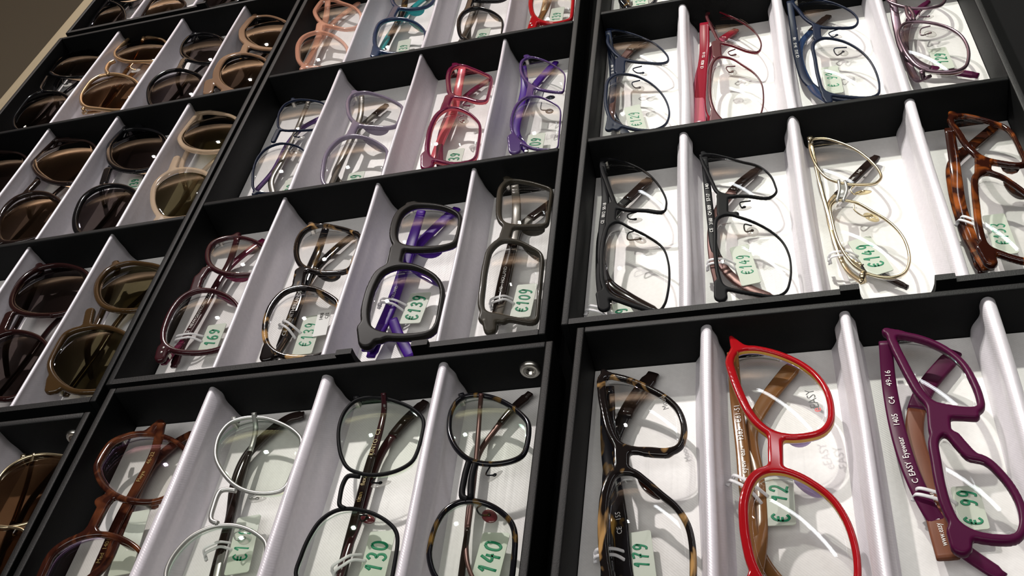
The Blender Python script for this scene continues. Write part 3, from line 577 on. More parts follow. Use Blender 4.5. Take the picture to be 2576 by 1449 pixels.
price_tag('E', pt('M5', 2155, 1215), pt('M5', 2095, 990), 11, 'E 99', 'price tag reading 99 under the lower lens of the plum glasses', ring=pt('M5', 1905, 1050))
price_tag('E', pt('M5', 450, 1480), pt('M5', 420, 1225), 11, '179', 'price tag reading 179 under the lower lens of the black and amber-striped glasses', ring=pt('M5', 260, 1350))
# small lens print
# ---- tray D, front row
gD = 'metal frames in the bright right-hand tray'
SM = dict(thick=.0020, rnd=.0006, k=.0022)
glasses('D', 'matte black angular metal glasses, leftmost in the right tray front row', gD,
    px('M2', [(266, 372), (290, 354), (350, 365), (425, 392), (500, 435), (560, 500), (597, 570), (600, 605), (586, 638), (500, 630), (400, 627), (345, 608), (318, 555), (290, 480), (268, 420)]),
    px('M2', [(300, 720), (335, 702), (405, 735), (500, 782), (580, 842), (610, 920), (616, 1010), (606, 1095), (590, 1150), (562, 1182), (480, 1165), (380, 1132), (305, 1100), (272, 1040), (264, 950), (266, 850), (278, 775)]),
    wt=.0028, wb=.0011, fm='matte_black', caps=cp('M2', [(305, 610, 298, 700, 3.0), (262, 372, 252, 356, 1.6), (250, 1100, 262, 1165, 3.2, 3.4)]), ends='none', **SM,
    temples=tt('M2', [('matte_black', (4, 5, 5, 6, 5), [(255, 380, 17), (270, 560, 10), (252, 760, 9), (250, 930, 8), (290, 1040, 7), (400, 1115, 5), (560, 1200, 4)], 'ember', .35), ('matte_black', (4, 5, 6, 6, 7), [(250, 1160, 13), (238, 950, 8), (262, 730, 7), (350, 615, 5), (430, 540, 5), (515, 462, 4)], 'ember', .3)]),
    pads=pp('M2', [(435, 690, 4.2, 2.2, 20, -3, [(440, 640), (390, 650), (395, 665)]), (462, 798, 4.4, 2.4, 30, 14, [(425, 745), (395, 750), (390, 780)])]), letters=[(0, 'CE  0012 50-18', .30, .0028, 'print')])
glasses('D', 'black metal glasses with reddish-brown temples, second in the right tray front row', gD,
    px('M2', [(812, 335), (850, 330), (930, 345), (1020, 370), (1105, 392), (1170, 440), (1200, 500), (1205, 535), (1168, 562), (1060, 552), (960, 550), (902, 535), (868, 480), (840, 420), (816, 370)]),
    px('M2', [(898, 680), (945, 662), (1020, 680), (1100, 710), (1180, 755), (1240, 810), (1275, 880), (1286, 950), (1280, 1025), (1258, 1080), (1210, 1104), (1100, 1090), (1000, 1072), (930, 1050), (905, 1000), (890, 900), (886, 780)]),
    wt=.0022, wb=.0011, fm='matte_black', caps=cp('M2', [(915, 555, 915, 650, 3.2), (815, 330, 808, 318, 1.5), (900, 1040, 905, 1110, 3.0, 3.4), (905, 560, 970, 555, 1.6), (930, 660, 990, 655, 1.6)]), ends='none', **SM,
    temples=tt('M2', [('matte_black', (4, 4.5, 4.5, 5, 5), [(815, 345, 17), (835, 540, 10), (852, 700, 9), (875, 860, 8), (950, 985, 6), (1060, 1065, 5), (1190, 1120, 4)], 'brownmetal', .45), ('brownmetal', (4, 5, 6, 6, 6), [(905, 1090, 13), (862, 900, 8), (862, 720, 7), (915, 600, 5), (1010, 490, 5), (1115, 405, 4)], 'ember', .28)]),
    pads=pp('M2', [(1035, 623, 4.2, 1.6, 40, -6, [(1070, 578), (1010, 583), (1020, 605)]), (1080, 752, 4.6, 3.2, 12, 20, [(1075, 715), (1035, 702), (1040, 735)])]), letters=[(0, 'CE  3160  CH 009  57-17  140', .33, .0030, 'print')])
glasses('D', 'pale gold wire glasses with yellowed nose pads, third slot of the front row', gD,
    px('M2', [(1395, 262), (1410, 243), (1470, 237), (1560, 260), (1650, 300), (1730, 360), (1780, 420), (1788, 455), (1755, 485), (1680, 492), (1590, 487), (1500, 460), (1440, 400), (1405, 330)]),
    px('M2', [(1512, 610), (1550, 580), (1640, 588), (1740, 640), (1835, 700), (1905, 775), (1940, 860), (1942, 930), (1915, 980), (1850, 1003), (1745, 992), (1655, 950), (1592, 880), (1550, 800), (1522, 700)]),
    kind='wire', fm='gold', rim=.0008, bridge=[px('M2', [(1555, 475), (1560, 530), (1545, 590)]), px('M2', [(1590, 480), (1600, 530), (1580, 590)])], bridge_m='silver', caps=cp('M2', [(1575, 500, 1570, 565, 2.0)]),
    temples=tt('M2', [('gold', (2.2, 2.4, 2.6, 3), [(1405, 270, 18), (1450, 480, 11), (1500, 660, 9), (1550, 820, 7), (1650, 920, 6), (1780, 985, 5), (1935, 1060, 4)], 'ember', .28), ('gold', (2.6, 2.6, 3, 5, 5.5), [(1685, 1030, 14), (1600, 960, 9), (1520, 760, 8), (1505, 600, 6), (1600, 500, 5), (1690, 410, 5), (1765, 340, 4)], 'ember', .42)]),
    pads=pp('M2', [(1690, 535, 4.6, 2.0, 40, -5, [(1640, 495), (1620, 510), (1640, 530)]), (1735, 672, 5.4, 2.6, 50, 28, [(1640, 600), (1640, 620), (1690, 650)])], ) , padm='yellowpad', wirem='gold', lm='clear', letters=[(1, 'CE  titan  145', .80, .0026, 'print')])
glasses('D', "glossy red-brown tortoise glasses cut off by the right edge", gD,
    px('M2', [(2192, 135), (2245, 122), (2340, 140), (2440, 172), (2540, 225), (2590, 290), (2600, 350), (2560, 378), (2450, 368), (2360, 345), (2290, 290), (2235, 210)]),
    px('M2', [(2330, 460), (2365, 436), (2430, 450), (2500, 492), (2570, 545), (2640, 620), (2680, 720), (2690, 840), (2655, 910), (2570, 902), (2460, 868), (2390, 835), (2352, 740), (2336, 620), (2326, 530)]),
    wt=.0036, wb=.0026, fm='tort_red', caps=cp('M2', [(2350, 345, 2350, 420, 4.2), (2190, 120, 2180, 105, 2.2), (2360, 850, 2390, 920, 4.0, 3.4)]), ends='none', zb=.0235,
    temples=tt('M2', [('tort_red', (5.5, 6, 6, 6), [(2165, 185, 19), (2200, 420, 12), (2230, 620, 10), (2290, 800, 9), (2350, 980, 7)]), ('tort_red', (6, 6, 7, 6), [(2380, 960, 14), (2260, 760, 8), (2185, 500, 6), (2190, 370, 6), (2300, 270, 5), (2430, 160, 4)], 'tort_red', .2)]),
    wings=cp('M2', [(2440, 395, 2560, 395, 2), (2440, 480, 2560, 560, 2.2)]), hinge='gold')
price_tag('D', pt('M2', 1075, 1045), pt('M2', 1005, 835), 10.5, 'E149', 'price tag reading 149 under the black glasses with reddish-brown temples', ring=pt('M2', 885, 940))
price_tag('D', pt('M2', 1795, 985), pt('M2', 1665, 795), 12.5, 'E149', 'larger price tag reading 149 under the pale gold wire glasses', ring=pt('M2', 1560, 900))
price_tag('D', pt('M2', 2485, 880), pt('M2', 2405, 662), 11, 'E153', 'price tag reading 153 under the red-brown tortoise glasses', ring=pt('M2', 2265, 715))
price_tag('D', pt('M2', 420, 1290), pt('M2', 330, 1150), 11, '139', 'price tag half hidden behind the front wall under the angular matte black glasses', ring=pt('M2', 215, 1200))
# ---- tray D, middle row
glasses('D', "dark blue metal glasses with a wide slate bridge in the right tray", gD,
    px('K2', [(1482, 590), (1500, 520), (1580, 500), (1700, 515), (1870, 562), (2050, 630), (2230, 722), (2370, 840), (2438, 940), (2425, 1000), (2340, 1022), (2150, 1012), (1900, 990), (1770, 960), (1650, 890), (1560, 790), (1498, 690)]),
    px('Z3', [(300, 440), (345, 415), (420, 418), (500, 452), (568, 510), (608, 580), (615, 640), (592, 688), (540, 712), (470, 714), (390, 698), (320, 668), (288, 600), (282, 520)]),
    wt=.0024, wb=.0012, fm='navy', fm_side='graphite', caps=cp('Z3', [(352, 332, 350, 395, 3.6), (300, 655, 290, 710, 2.4, 2.6)]), **SM,
    temples=tt('Z3', [('navy', (4.5, 5, 5, 6, 6), [(285, 175, 17), (305, 330, 10), (312, 480, 9), (300, 600, 8), (330, 680, 6), (400, 760, 4)]), ('brownmetal', (4.5, 5, 5, 7, 8), [(296, 715, 13), (310, 560, 8), (318, 430, 7), (370, 320, 5), (440, 250, 5), (500, 225, 4)], 'ember', .3)]),
    pads=pp('Z3', [(478, 408, 3.8, 1.4, 30, 10, [(470, 362), (420, 372), (440, 388)]), (460, 490, 3.8, 3, 10, 16, [(460, 440), (415, 448), (430, 470)])]), letters=[(0, '51 16 140', .35, .0026, 'print')])
glasses('D', "cherry-red metal glasses with thick red temples in the right tray", gD,
    px('Z3', [(838, 80), (866, 62), (950, 90), (1040, 138), (1100, 192), (1124, 250), (1106, 286), (1060, 280), (980, 250), (910, 230), (878, 180), (852, 130)]),
    px('Z3', [(872, 345), (905, 318), (960, 325), (1020, 360), (1085, 405), (1125, 462), (1136, 530), (1130, 600), (1105, 655), (1040, 690), (950, 680), (890, 630), (860, 560), (855, 460)]),
    wt=.0022, wb=.0010, fm='wine', fm_side='redtemple', caps=cp('Z3', [(880, 240, 885, 310, 3.2), (880, 620, 870, 680, 3.4)]), **SM,
    temples=tt('Z3', [('redtemple', (7, 7, 8, 8), [(815, 130, 17), (815, 280, 12), (800, 430, 10), (805, 640, 8), (880, 720, 5)]), ('pinktemple', (8, 8, 8, 6, 6), [(790, 690, 12), (785, 480, 8), (820, 340, 7), (900, 230, 5), (990, 165, 4)], 'redtemple', .2)]),
    pads=pp('Z3', [(985, 308, 3.8, 1.4, 30, 8, [(985, 268), (945, 280), (960, 292)]), (970, 402, 4, 3, 10, 16, [(985, 362), (935, 362), (950, 385)])]), letters=[(0, 'CE 8020  52-16', .35, .0028, 'print')])
glasses('D', "navy metal glasses with blue inner arms in the right tray", gD,
    px('Z3', [(1312, 5), (1350, -12), (1450, 2), (1550, 30), (1630, 75), (1655, 118), (1632, 148), (1560, 152), (1460, 146), (1392, 112), (1345, 60)]),
    px('Z3', [(1428, 240), (1475, 215), (1560, 226), (1640, 262), (1708, 320), (1755, 400), (1773, 475), (1765, 518), (1720, 535), (1620, 532), (1530, 520), (1482, 500), (1455, 430), (1436, 330)]),
    wt=.0024, wb=.0013, fm='navy', fm_back='navy_plastic', caps=cp('Z3', [(1432, 142, 1438, 212, 2.6), (1480, 500, 1500, 560, 3.0, 2.4)]), **SM,
    temples=tt('Z3', [('navy', (4.5, 5, 5, 5, 5), [(1285, 10, 17), (1305, 160, 10), (1330, 320, 9), (1380, 450, 8), (1500, 530, 6), (1650, 560, 4)]), ('navy_plastic', (5, 5, 5, 5, 6), [(1500, 560, 12), (1420, 500, 8), (1345, 350, 7), (1350, 240, 5), (1420, 160, 5), (1500, 90, 4)], 'ember', .25)]),
    pads=pp('Z3', [(1545, 200, 4, 1.8, 30, 6, [(1560, 155), (1500, 175), (1520, 190)]), (1580, 292, 4.4, 3.0, 20, 16, [(1600, 258), (1530, 260), (1545, 290)])]), letters=[(0, 'CE 3112  54-15  140', .4, .0028, 'print')])
glasses('D', 'slim mauve metal glasses with dark plum temple tips, right slot of the middle row', gD,
    px('Z3', [(1815, -20), (1832, 8), (1875, 28), (1950, 45), (2050, 45), (2115, 30), (2140, 0), (2120, -45), (2020, -90), (1920, -100), (1850, -70)]),
    px('Z3', [(1885, 175), (1918, 132), (1980, 121), (2060, 126), (2150, 150), (2220, 190), (2262, 250), (2270, 320), (2250, 370), (2200, 392), (2100, 396), (2010, 378), (1945, 320), (1900, 240)]),
    kind='wire', fm='mauve', rim=.0011, bridge=[px('Z3', [(1925, 45), (1935, 90), (1955, 118)]), px('Z3', [(1940, 48), (1965, 85), (1970, 118)])],
    temples=tt('Z3', [('mauve', (5, 6, 6, 5, 5), [(1850, -20, 17), (1880, 160, 11), (1930, 300, 9), (2030, 370, 7), (2150, 390, 5), (2325, 418, 4)], 'plum', .35), ('mauve', (5, 5, 5, 4), [(2050, 425, 14), (1990, 440, 8), (1920, 250, 7), (1960, 90, 5), (2050, 10, 4)], 'plum', .3)]),
    pads=pp('Z3', [(2050, 98, 3.8, 1.6, 30, -10, [(2010, 50), (2000, 80)]), (2060, 188, 4.8, 3.4, 20, 14, [(2060, 140), (2010, 150), (2010, 180)])]), wirem='mauve')
price_tag('D', pt('Z3', 455, 735), pt('Z3', 415, 590), 11, 'E129', 'price tag reading 129 under the dark blue glasses with the slate bridge', ring=None)
price_tag('D', pt('Z3', 1535, 520), pt('Z3', 1505, 372), 11, 'E 99', 'price tag reading 99 under the navy glasses with blue inner arms', ring=None)
price_tag('D', pt('Z3', 2145, 385), pt('Z3', 2095, 270), 11, '129', 'price tag reading 129 under the slim mauve glasses', ring=None)
# ---- tray D, far row: one frame reaches into the picture
nl = px('K2', [(1725, -40), (1785, 60), (1870, 128), (2050, 125), (2190, 50), (2250, -120), (2150, -360), (1900, -450), (1740, -340), (1690, -180)])
glasses('D', "dark brown glasses cut off by the top edge, right tray", gD, shift(nl, 20, -165, .92), nl, wt=.004, wb=.0024, fm='tort_black',
    temples=[('tort_black', (5, 6, 5), [(1560, -200, 15), (1562, -80, 9), (1568, 10, 7), (1600, 40, 5)]), ('tort_black', (5, 6, 5), [(1580, 30, 14), (1570, -60, 7), (1600, -180, 4)])])
price_tag('D', pt('K2', 2020, 190), pt('K2', 1990, -120), 12, '139', 'price tag at the very top edge, under the cut-off dark brown glasses', ring=None)

# ---- tray B, round wire frames
gB = 'glasses in the bottom centre tray'
glasses('B', "round dark brown glasses with violet coated lenses, bottom centre tray", gB,
    px('M3', [(612, 765), (640, 700), (700, 643), (790, 605), (880, 596), (980, 612), (1070, 652), (1130, 712), (1148, 790), (1110, 880), (1040, 950), (950, 985), (850, 985), (755, 965), (675, 915), (625, 845)]),
    px('M3', [(232, 1470), (285, 1375), (370, 1290), (460, 1240), (560, 1215), (660, 1218), (760, 1252), (840, 1312), (885, 1400), (880, 1490), (820, 1570), (700, 1625), (560, 1645), (400, 1625), (270, 1565)]),
    wt=.0034, wb=.0026, fm='brown_round', lm='violet', caps=cp('M3', [(650, 990, 560, 1165, 2.6), (640, 990, 610, 1000, 2.6), (930, 565, 975, 520, 3, 2.2), (560, 1190, 520, 1215, 2.6)]), ends='near', k=.004, bow=.004,
    temples=tt('M3', [('brown_round', (5, 6, 6, 5), [(985, 520, 17), (940, 700, 11), (850, 880, 10), (740, 1080, 9), (650, 1280, 8), (560, 1500, 6), (560, 1640, 4)]), ('brown_round', (5, 6, 7, 6), [(300, 1640, 13), (620, 1400, 8), (740, 1150, 7), (850, 900, 6), (930, 770, 5), (1060, 650, 5), (1190, 575, 4)])]),
    wings=cp('M3', [(850, 1015, 950, 1020, 1.8), (690, 1235, 800, 1290, 2)]), letters=[(0, 'Fleye  46-22', .25, .0034, 'goldprint'), (0, 'Med 1401', .72, .0034, 'goldprint')])
glasses('B', 'large round silver wire glasses with thick black temples in the bottom centre tray', gB,
    px('M3', [(1312, 680), (1338, 590), (1400, 520), (1490, 488), (1600, 488), (1700, 518), (1790, 568), (1850, 640), (1870, 730), (1840, 820), (1780, 888), (1700, 934), (1600, 947), (1500, 932), (1420, 890), (1350, 810), (1316, 740)]),
    px('M3', [(1008, 1449), (1035, 1360), (1100, 1270), (1180, 1200), (1290, 1152), (1400, 1140), (1500, 1162), (1580, 1208), (1640, 1275), (1672, 1380), (1660, 1480), (1580, 1580), (1450, 1640), (1300, 1660), (1150, 1635), (1040, 1560)]),
    kind='wire', fm='silver', rim=.0011, lm='coated', bridge=[px('M3', [(1440, 937), (1380, 930), (1345, 940), (1305, 1030), (1290, 1115), (1330, 1135)])],
    temples=tt('M3', [('silver', (2.4, 2.6, 4.5, 5), [(1545, 455, 18), (1555, 560, 11), (1470, 850, 9), (1400, 1100, 8), (1330, 1350, 6), (1270, 1600, 4)], 'ember', .7), ('silver', (3, 4, 5, 5.5), [(1280, 1640, 13), (1330, 1400, 7), (1400, 1080, 6), (1430, 880, 6), (1500, 720, 5), (1620, 590, 5), (1760, 490, 4), (1850, 470, 4)], 'ember', .75)]),
    pads=pp('M3', [(1570, 985, 4.5, 1.5, 40, -8, [(1560, 950), (1510, 965)]), (1490, 1225, 3.8, 3.2, 20, 10, [(1480, 1165), (1420, 1180), (1430, 1215)])]), wirem='silver')
glasses('B', 'thin black round wire glasses with purple-brown temples beside the silver wire pair', gB,
    px('M4', [(366, 610), (375, 520), (410, 440), (470, 384), (550, 362), (640, 368), (740, 395), (830, 440), (890, 505), (905, 585), (880, 670), (820, 750), (730, 805), (620, 832), (520, 829), (430, 796), (385, 725)]),
    px('M4', [(108, 1449), (138, 1330), (190, 1210), (260, 1110), (350, 1052), (450, 1040), (550, 1060), (640, 1102), (710, 1165), (755, 1260), (762, 1370), (740, 1470), (660, 1550), (520, 1605), (350, 1620), (200, 1565)]),
    kind='wire', fm='matte_black', rim=.0010, lm='coated', bridge=[px('M4', [(500, 850), (430, 848), (400, 890), (380, 970), (378, 1025), (410, 1045)])],
    temples=tt('M4', [('maroon', (2.5, 3, 4, 4.5, 5), [(640, 335, 18), (645, 430, 12), (620, 560, 11), (550, 790, 10), (490, 1020, 9), (430, 1250, 7), (370, 1500, 5)], 'ember', .55), ('maroon', (3, 4, 4, 5, 6), [(330, 1620, 13), (420, 1300, 8), (500, 1080, 7), (570, 850, 6), (640, 680, 5), (760, 520, 5), (900, 390, 4)], 'ember', .25)]),
    pads=pp('M4', [(625, 890, 5.2, 1.6, 40, -10, [(590, 850), (560, 865)]), (545, 1102, 4.2, 2.4, 30, 12, [(540, 1075), (490, 1075), (500, 1100)], 'redpad')]), letters=[(0, 'KINTO  C3', .28, .0034, 'goldprint'), (0, 'titan flex', .55, .0032, 'goldprint')])
glasses('B', 'black-brown pilot-shaped wire glasses with a double bridge, right slot below the steel snap', gB,
    px('M4', [(1040, 530), (1058, 435), (1110, 370), (1200, 350), (1300, 364), (1400, 408), (1490, 478), (1550, 556), (1560, 620), (1522, 690), (1450, 740), (1350, 766), (1250, 766), (1160, 740), (1090, 680), (1050, 605)]),
    px('M4', [(920, 1340), (928, 1245), (965, 1130), (1020, 1050), (1100, 1002), (1190, 994), (1290, 1020), (1380, 1080), (1440, 1160), (1488, 1270), (1495, 1380), (1470, 1465), (1380, 1540), (1230, 1580), (1080, 1550), (965, 1465)]),
    kind='wire', fm='tort_black', rim=.0014, lm='coated', bridge=[px('M4', [(1160, 765), (1135, 860), (1125, 975), (1155, 990)]), px('M4', [(1200, 775), (1180, 860), (1172, 985)])], bridge_m='matte_black',
    temples=tt('M4', [('brownmetal', (2, 2.2, 2.2, 3), [(1235, 340, 18), (1228, 430, 12), (1212, 650, 10), (1190, 880, 9), (1160, 1120, 8), (1130, 1330, 7), (1110, 1500, 5)], 'ember', .3), ('brownmetal', (2, 2.2, 2.2, 3, 5), [(1230, 1560, 13), (1150, 1360, 8), (1150, 1130, 7), (1190, 850, 6), (1230, 690, 5), (1320, 560, 5), (1430, 430, 5), (1535, 340, 4)], 'ember', .25)]),
    pads=pp('M4', [(1320, 842, 4.6, 1.2, 40, -30, [(1290, 775), (1260, 820)]), (1285, 1085, 4.6, 3.2, 26, 22, [(1240, 1010), (1205, 1030), (1225, 1060)], 'redpad')]))
price_tag('B', pt('M3', 730, 1449), pt('M3', 850, 1060), 12.5, 'E 120', 'price tag reading 120 under the round dark brown glasses', ring=None, tsize=.0075)
price_tag('B', pt('M3', 1440, 1440), pt('M3', 1520, 1090), 12.5, 'E190', 'price tag reading 190 between the two silver rims', ring=pt('M3', 1310, 1300))
price_tag('B', pt('M4', 560, 1500), pt('M4', 640, 1180), 13, '130', 'price tag reading 130 under the thin black wire glasses', ring=pt('M4', 400, 1400), texty=0, tsize=.0085)
price_tag('B', pt('M4', 1250, 1500), pt('M4', 1330, 1190), 13, '140', 'price tag reading 140 under the black-brown pilot-shaped glasses', ring=None, tsize=.0085)

# ---- tray A, front row
gA = 'reading frames in the middle tray'
glasses('A', "dark maroon glasses with a keyhole bridge and two rivets, middle tray", gA,
    px('M1', [(398, 545), (402, 490), (430, 450), (490, 427), (570, 425), (640, 442), (700, 475), (735, 530), (715, 590), (655, 622), (570, 630), (480, 617), (420, 585)]),
    px('M1', [(135, 990), (152, 920), (190, 840), (240, 780), (310, 742), (390, 737), (470, 760), (530, 802), (568, 865), (570, 945), (530, 1020), (460, 1062), (380, 1082), (280, 1086), (190, 1072), (145, 1040)]),
    wt=.0032, wb=.0022, fm='maroon', lm='clear', caps=cp('M1', [(370, 610, 350, 640, 2.6), (330, 660, 310, 720, 3.2), (120, 1075, 105, 1125, 3.6, 3.4), (530, 425, 560, 402, 2)]), ends='none', rivets=px('M1', [(127, 1076), (115, 1103)]),
    temples=tt('M1', [('maroon', (4, 5, 5.5, 5.5), [(555, 420, 16), (510, 560, 11), (430, 700, 10), (330, 880, 9), (230, 1050, 8), (180, 1180, 6)]), ('magenta', (4, 5, 5, 5), [(120, 1160, 13), (270, 980, 7), (410, 740, 6), (500, 600, 5), (600, 510, 5), (710, 430, 4)])]),
    wings=cp('M1', [(430, 650, 620, 675, 2, 'magenta'), (400, 760, 540, 830, 2.2, 'magenta')]), letters=[(0, 'CE  NEW YORK FROM HOLLAND', .60, .0030, 'print')])
glasses('A', 'black and amber tortoise glasses, second slot of the front row, middle tray', gA,
    px('M1', [(920, 520), (930, 430), (970, 377), (1040, 353), (1130, 365), (1220, 390), (1290, 435), (1305, 505), (1275, 570), (1200, 608), (1110, 618), (1020, 610), (950, 580)]),
    px('M1', [(735, 950), (750, 870), (790, 795), (850, 742), (930, 722), (1010, 732), (1090, 770), (1160, 825), (1195, 900), (1185, 1000), (1130, 1070), (1030, 1106), (920, 1116), (820, 1100), (762, 1060), (738, 1010)]),
    wt=.0032, wb=.0026, fm='tort_dark', caps=cp('M1', [(930, 620, 915, 700, 3.6), (735, 1075, 722, 1125, 3.2)]), 
    temples=tt('M1', [('tort_black', (5, 6, 6.5, 6), [(1075, 365, 16), (1040, 470, 11), (985, 600, 10), (920, 770, 9), (860, 930, 8), (800, 1090, 6)]), ('tort_dark', (5, 6, 6, 6), [(760, 1150, 13), (860, 980, 7), (940, 740, 6), (1020, 600, 5), (1140, 480, 5), (1260, 385, 4)])]),
    wings=cp('M1', [(1000, 640, 1140, 650, 2.4, 'tort_dark'), (1000, 745, 1120, 810, 2.6, 'tort_dark')]), letters=[(0, 'CE  THE NETHERLANDS', .72, .0036, 'print')])
glasses('A', 'matte black chunky glasses with vivid purple temples, third slot of the front row', gA,
    px('M1', [(1503, 420), (1510, 340), (1545, 272), (1600, 242), (1690, 240), (1780, 256), (1850, 295), (1878, 370), (1855, 440), (1785, 466), (1690, 478), (1590, 476), (1525, 458)]),
    px('M1', [(1335, 880), (1347, 790), (1378, 700), (1422, 632), (1490, 602), (1570, 600), (1650, 625), (1720, 672), (1754, 745), (1750, 830), (1730, 920), (1690, 970), (1620, 987), (1500, 991), (1400, 976), (1350, 945)]),
    wt=.0048, wb=.0028, thick=.0044, fm='charcoal', fm_back='purple', caps=cp('M1', [(1500, 490, 1480, 590, 4.2), (1315, 960, 1320, 1035, 5, 4.6), (1330, 1010, 1400, 1010, 3), (1600, 222, 1570, 228, 2)]), ends='none', zb=.0225,
    temples=tt('M1', [('purple', (6, 7.5, 7.5, 7), [(1640, 260, 17), (1590, 420, 11), (1530, 620, 10), (1460, 820, 9), (1400, 960, 8), (1340, 1120, 6)]), ('purple', (7, 7, 7, 8), [(1320, 1080, 13), (1440, 880, 7), (1520, 650, 6), (1590, 500, 5), (1710, 370, 5), (1850, 245, 4)]), ('purple', (6, 6, 7), [(1470, 900, 8), (1510, 1000, 6), (1580, 1120, 4)])]),
    wings=cp('M1', [(1570, 525, 1760, 520, 2.2, 'purple'), (1570, 600, 1740, 690, 2.4, 'purple')]), letters=[(0, 'CE  HOLLAND', .62, .0026, 'print')])
glasses('A', 'grey-brown translucent glasses, right slot of the front row in the middle tray', gA,
    px('M1', [(2120, 310), (2114, 210), (2130, 122), (2170, 92), (2260, 100), (2350, 124), (2440, 158), (2470, 215), (2445, 320), (2380, 340), (2280, 346), (2200, 346), (2145, 335)]),
    px('M1', [(2013, 830), (2020, 700), (2037, 580), (2065, 490), (2120, 446), (2200, 452), (2290, 492), (2370, 545), (2414, 600), (2420, 700), (2400, 830), (2370, 888), (2300, 906), (2200, 892), (2100, 872), (2035, 858)]),
    wt=.0034, wb=.0022, fm='greybrown', caps=cp('M1', [(2155, 350, 2130, 430, 3.4), (2035, 880, 2045, 960, 4, 3.4), (2070, 890, 2120, 905, 2.4)]), zb=.0215,
    temples=tt('M1', [('greyarm', (5, 6, 6.5, 6), [(2190, 110, 17), (2200, 240, 11), (2185, 420, 10), (2140, 600, 9), (2100, 790, 8), (2080, 930, 6)], 'ember', .55), ('greyarm', (5, 6, 6, 6), [(2060, 970, 13), (2120, 780, 7), (2170, 530, 6), (2230, 350, 5), (2340, 260, 5), (2450, 180, 4)], 'ember', .3)]),
    wings=cp('M1', [(2220, 385, 2370, 375, 2.4), (2220, 480, 2350, 545, 2.6)]), letters=[(0, 'CE   140   HOLLAND', .75, .0030, 'print')])
price_tag('A', pt('M1', 375, 1090), pt('M1', 440, 930), 12.5, '169', 'price tag reading 169 under the dark maroon keyhole glasses', ring=pt('M1', 240, 1025))
price_tag('A', pt('M1', 935, 1110), pt('M1', 1010, 880), 12.5, 'E139', 'price tag in the second slot, under the black and amber tortoise glasses', ring=pt('M1', 850, 950))
price_tag('A', pt('M1', 1570, 925), pt('M1', 1640, 745), 13, 'E139', 'price tag reading 139 against the vivid purple temples', ring=pt('M1', 1440, 815))
price_tag('A', pt('M1', 2220, 890), pt('M1', 2265, 695), 12, 'E109', 'price tag reading 109 under the grey-brown translucent glasses', ring=pt('M1', 2100, 805))
# printed paper label (its square code is left out)
def paper_label():
    a = unproj('A', *pt('M1', 1040, 1000), .0068); b = unproj('A', *pt('M1', 1075, 850), .0068); d = b - a; L = np.linalg.norm(d); d /= L; u = np.array([-d[1], d[0], 0]); mid = (a + b) / 2; g = loc2glob('A', mid)
    root = thing('paper_label', "small white printed label beside the green price under the amber tortoise glasses", 'label', tuple(g), TRAY['A'][2])
    w = .0042; v = [mid + d * x + u * y + np.array([0, 0, z]) for z in (.0006, .0009) for x, y in ((-L / 2, -w), (L / 2, -w), (L / 2, w), (-L / 2, w))]
    mesh_obj('label_sheet', v, [(3, 2, 1, 0), (4, 5, 6, 7), (0, 1, 5, 4), (1, 2, 6, 5), (2, 3, 7, 6), (3, 0, 4, 7)], 'label', root, False, origin=mid)
    lettering('1408', root, mid + d * L * .25 + u * .0012 + np.array([0, 0, .0011]), d, u, .0032, 'blackprint', mid); lettering('C12', root, mid + d * L * .25 - u * .0022 + np.array([0, 0, .0011]), d, u, .0030, 'blackprint', mid)
paper_label()
# ---- tray A, middle row
glasses('A', "thin navy glasses with clear pads, leftmost in the middle tray's middle row", gA,
    px('Z2', [(290, 870), (303, 800), (350, 742), (420, 717), (510, 720), (590, 737), (640, 785), (648, 850), (600, 908), (530, 925), (420, 930), (325, 928), (295, 908)]),
    px('Z2', [(110, 1290), (118, 1200), (152, 1120), (210, 1062), (290, 1032), (370, 1036), (440, 1062), (488, 1115), (500, 1200), (472, 1290), (400, 1350), (280, 1372), (165, 1375), (118, 1350)]),
    wt=.0016, wb=.0011, fm='navy', caps=cp('Z2', [(285, 935, 250, 1010, 1.8)]), **SM,
    temples=tt('Z2', [('greyarm', (3.5, 4, 4.5, 4.5), [(500, 730, 16), (450, 850, 11), (390, 990, 10), (310, 1150, 9), (235, 1290, 7), (250, 1400, 5)]), ('purple_thin', (4, 4, 4.5, 5), [(120, 1370, 12), (250, 1220, 7), (360, 1020, 6), (450, 920, 5), (590, 840, 4)])]),
    pads=pp('Z2', [(435, 988, 4.6, 2.6, 40, -8, [(420, 935), (390, 960)]), (400, 1092, 4.2, 3.4, 30, 14, [(390, 1040), (360, 1060), (370, 1090)])]))
glasses('A', 'translucent lilac glasses, second slot of the middle row in the middle tray', gA,
    px('Z2', [(798, 790), (800, 720), (830, 682), (900, 668), (1000, 690), (1090, 726), (1165, 772), (1198, 830), (1160, 888), (1080, 908), (980, 905), (880, 893), (820, 850)]),
    px('Z2', [(618, 1290), (622, 1200), (642, 1110), (682, 1050), (740, 1002), (810, 982), (900, 992), (990, 1032), (1060, 1090), (1088, 1175), (1068, 1255), (990, 1302), (870, 1330), (740, 1340), (650, 1332)]),
    wt=.0028, wb=.0020, fm='lilac', caps=cp('Z2', [(840, 890, 800, 975, 3.0)]),
    temples=tt('Z2', [('greyarm', (4, 5, 5, 5), [(880, 690, 16), (870, 830, 11), (800, 1000, 10), (730, 1150, 9), (690, 1260, 7), (750, 1340, 5)]), ('greyarm', (4, 5, 5, 5.5), [(650, 1350, 12), (760, 1100, 7), (850, 930, 6), (950, 840, 5), (1060, 750, 4)], 'ember', .2)]),
    wings=cp('Z2', [(870, 925, 1050, 945, 2.4), (880, 1000, 1000, 1085, 2.6)]))
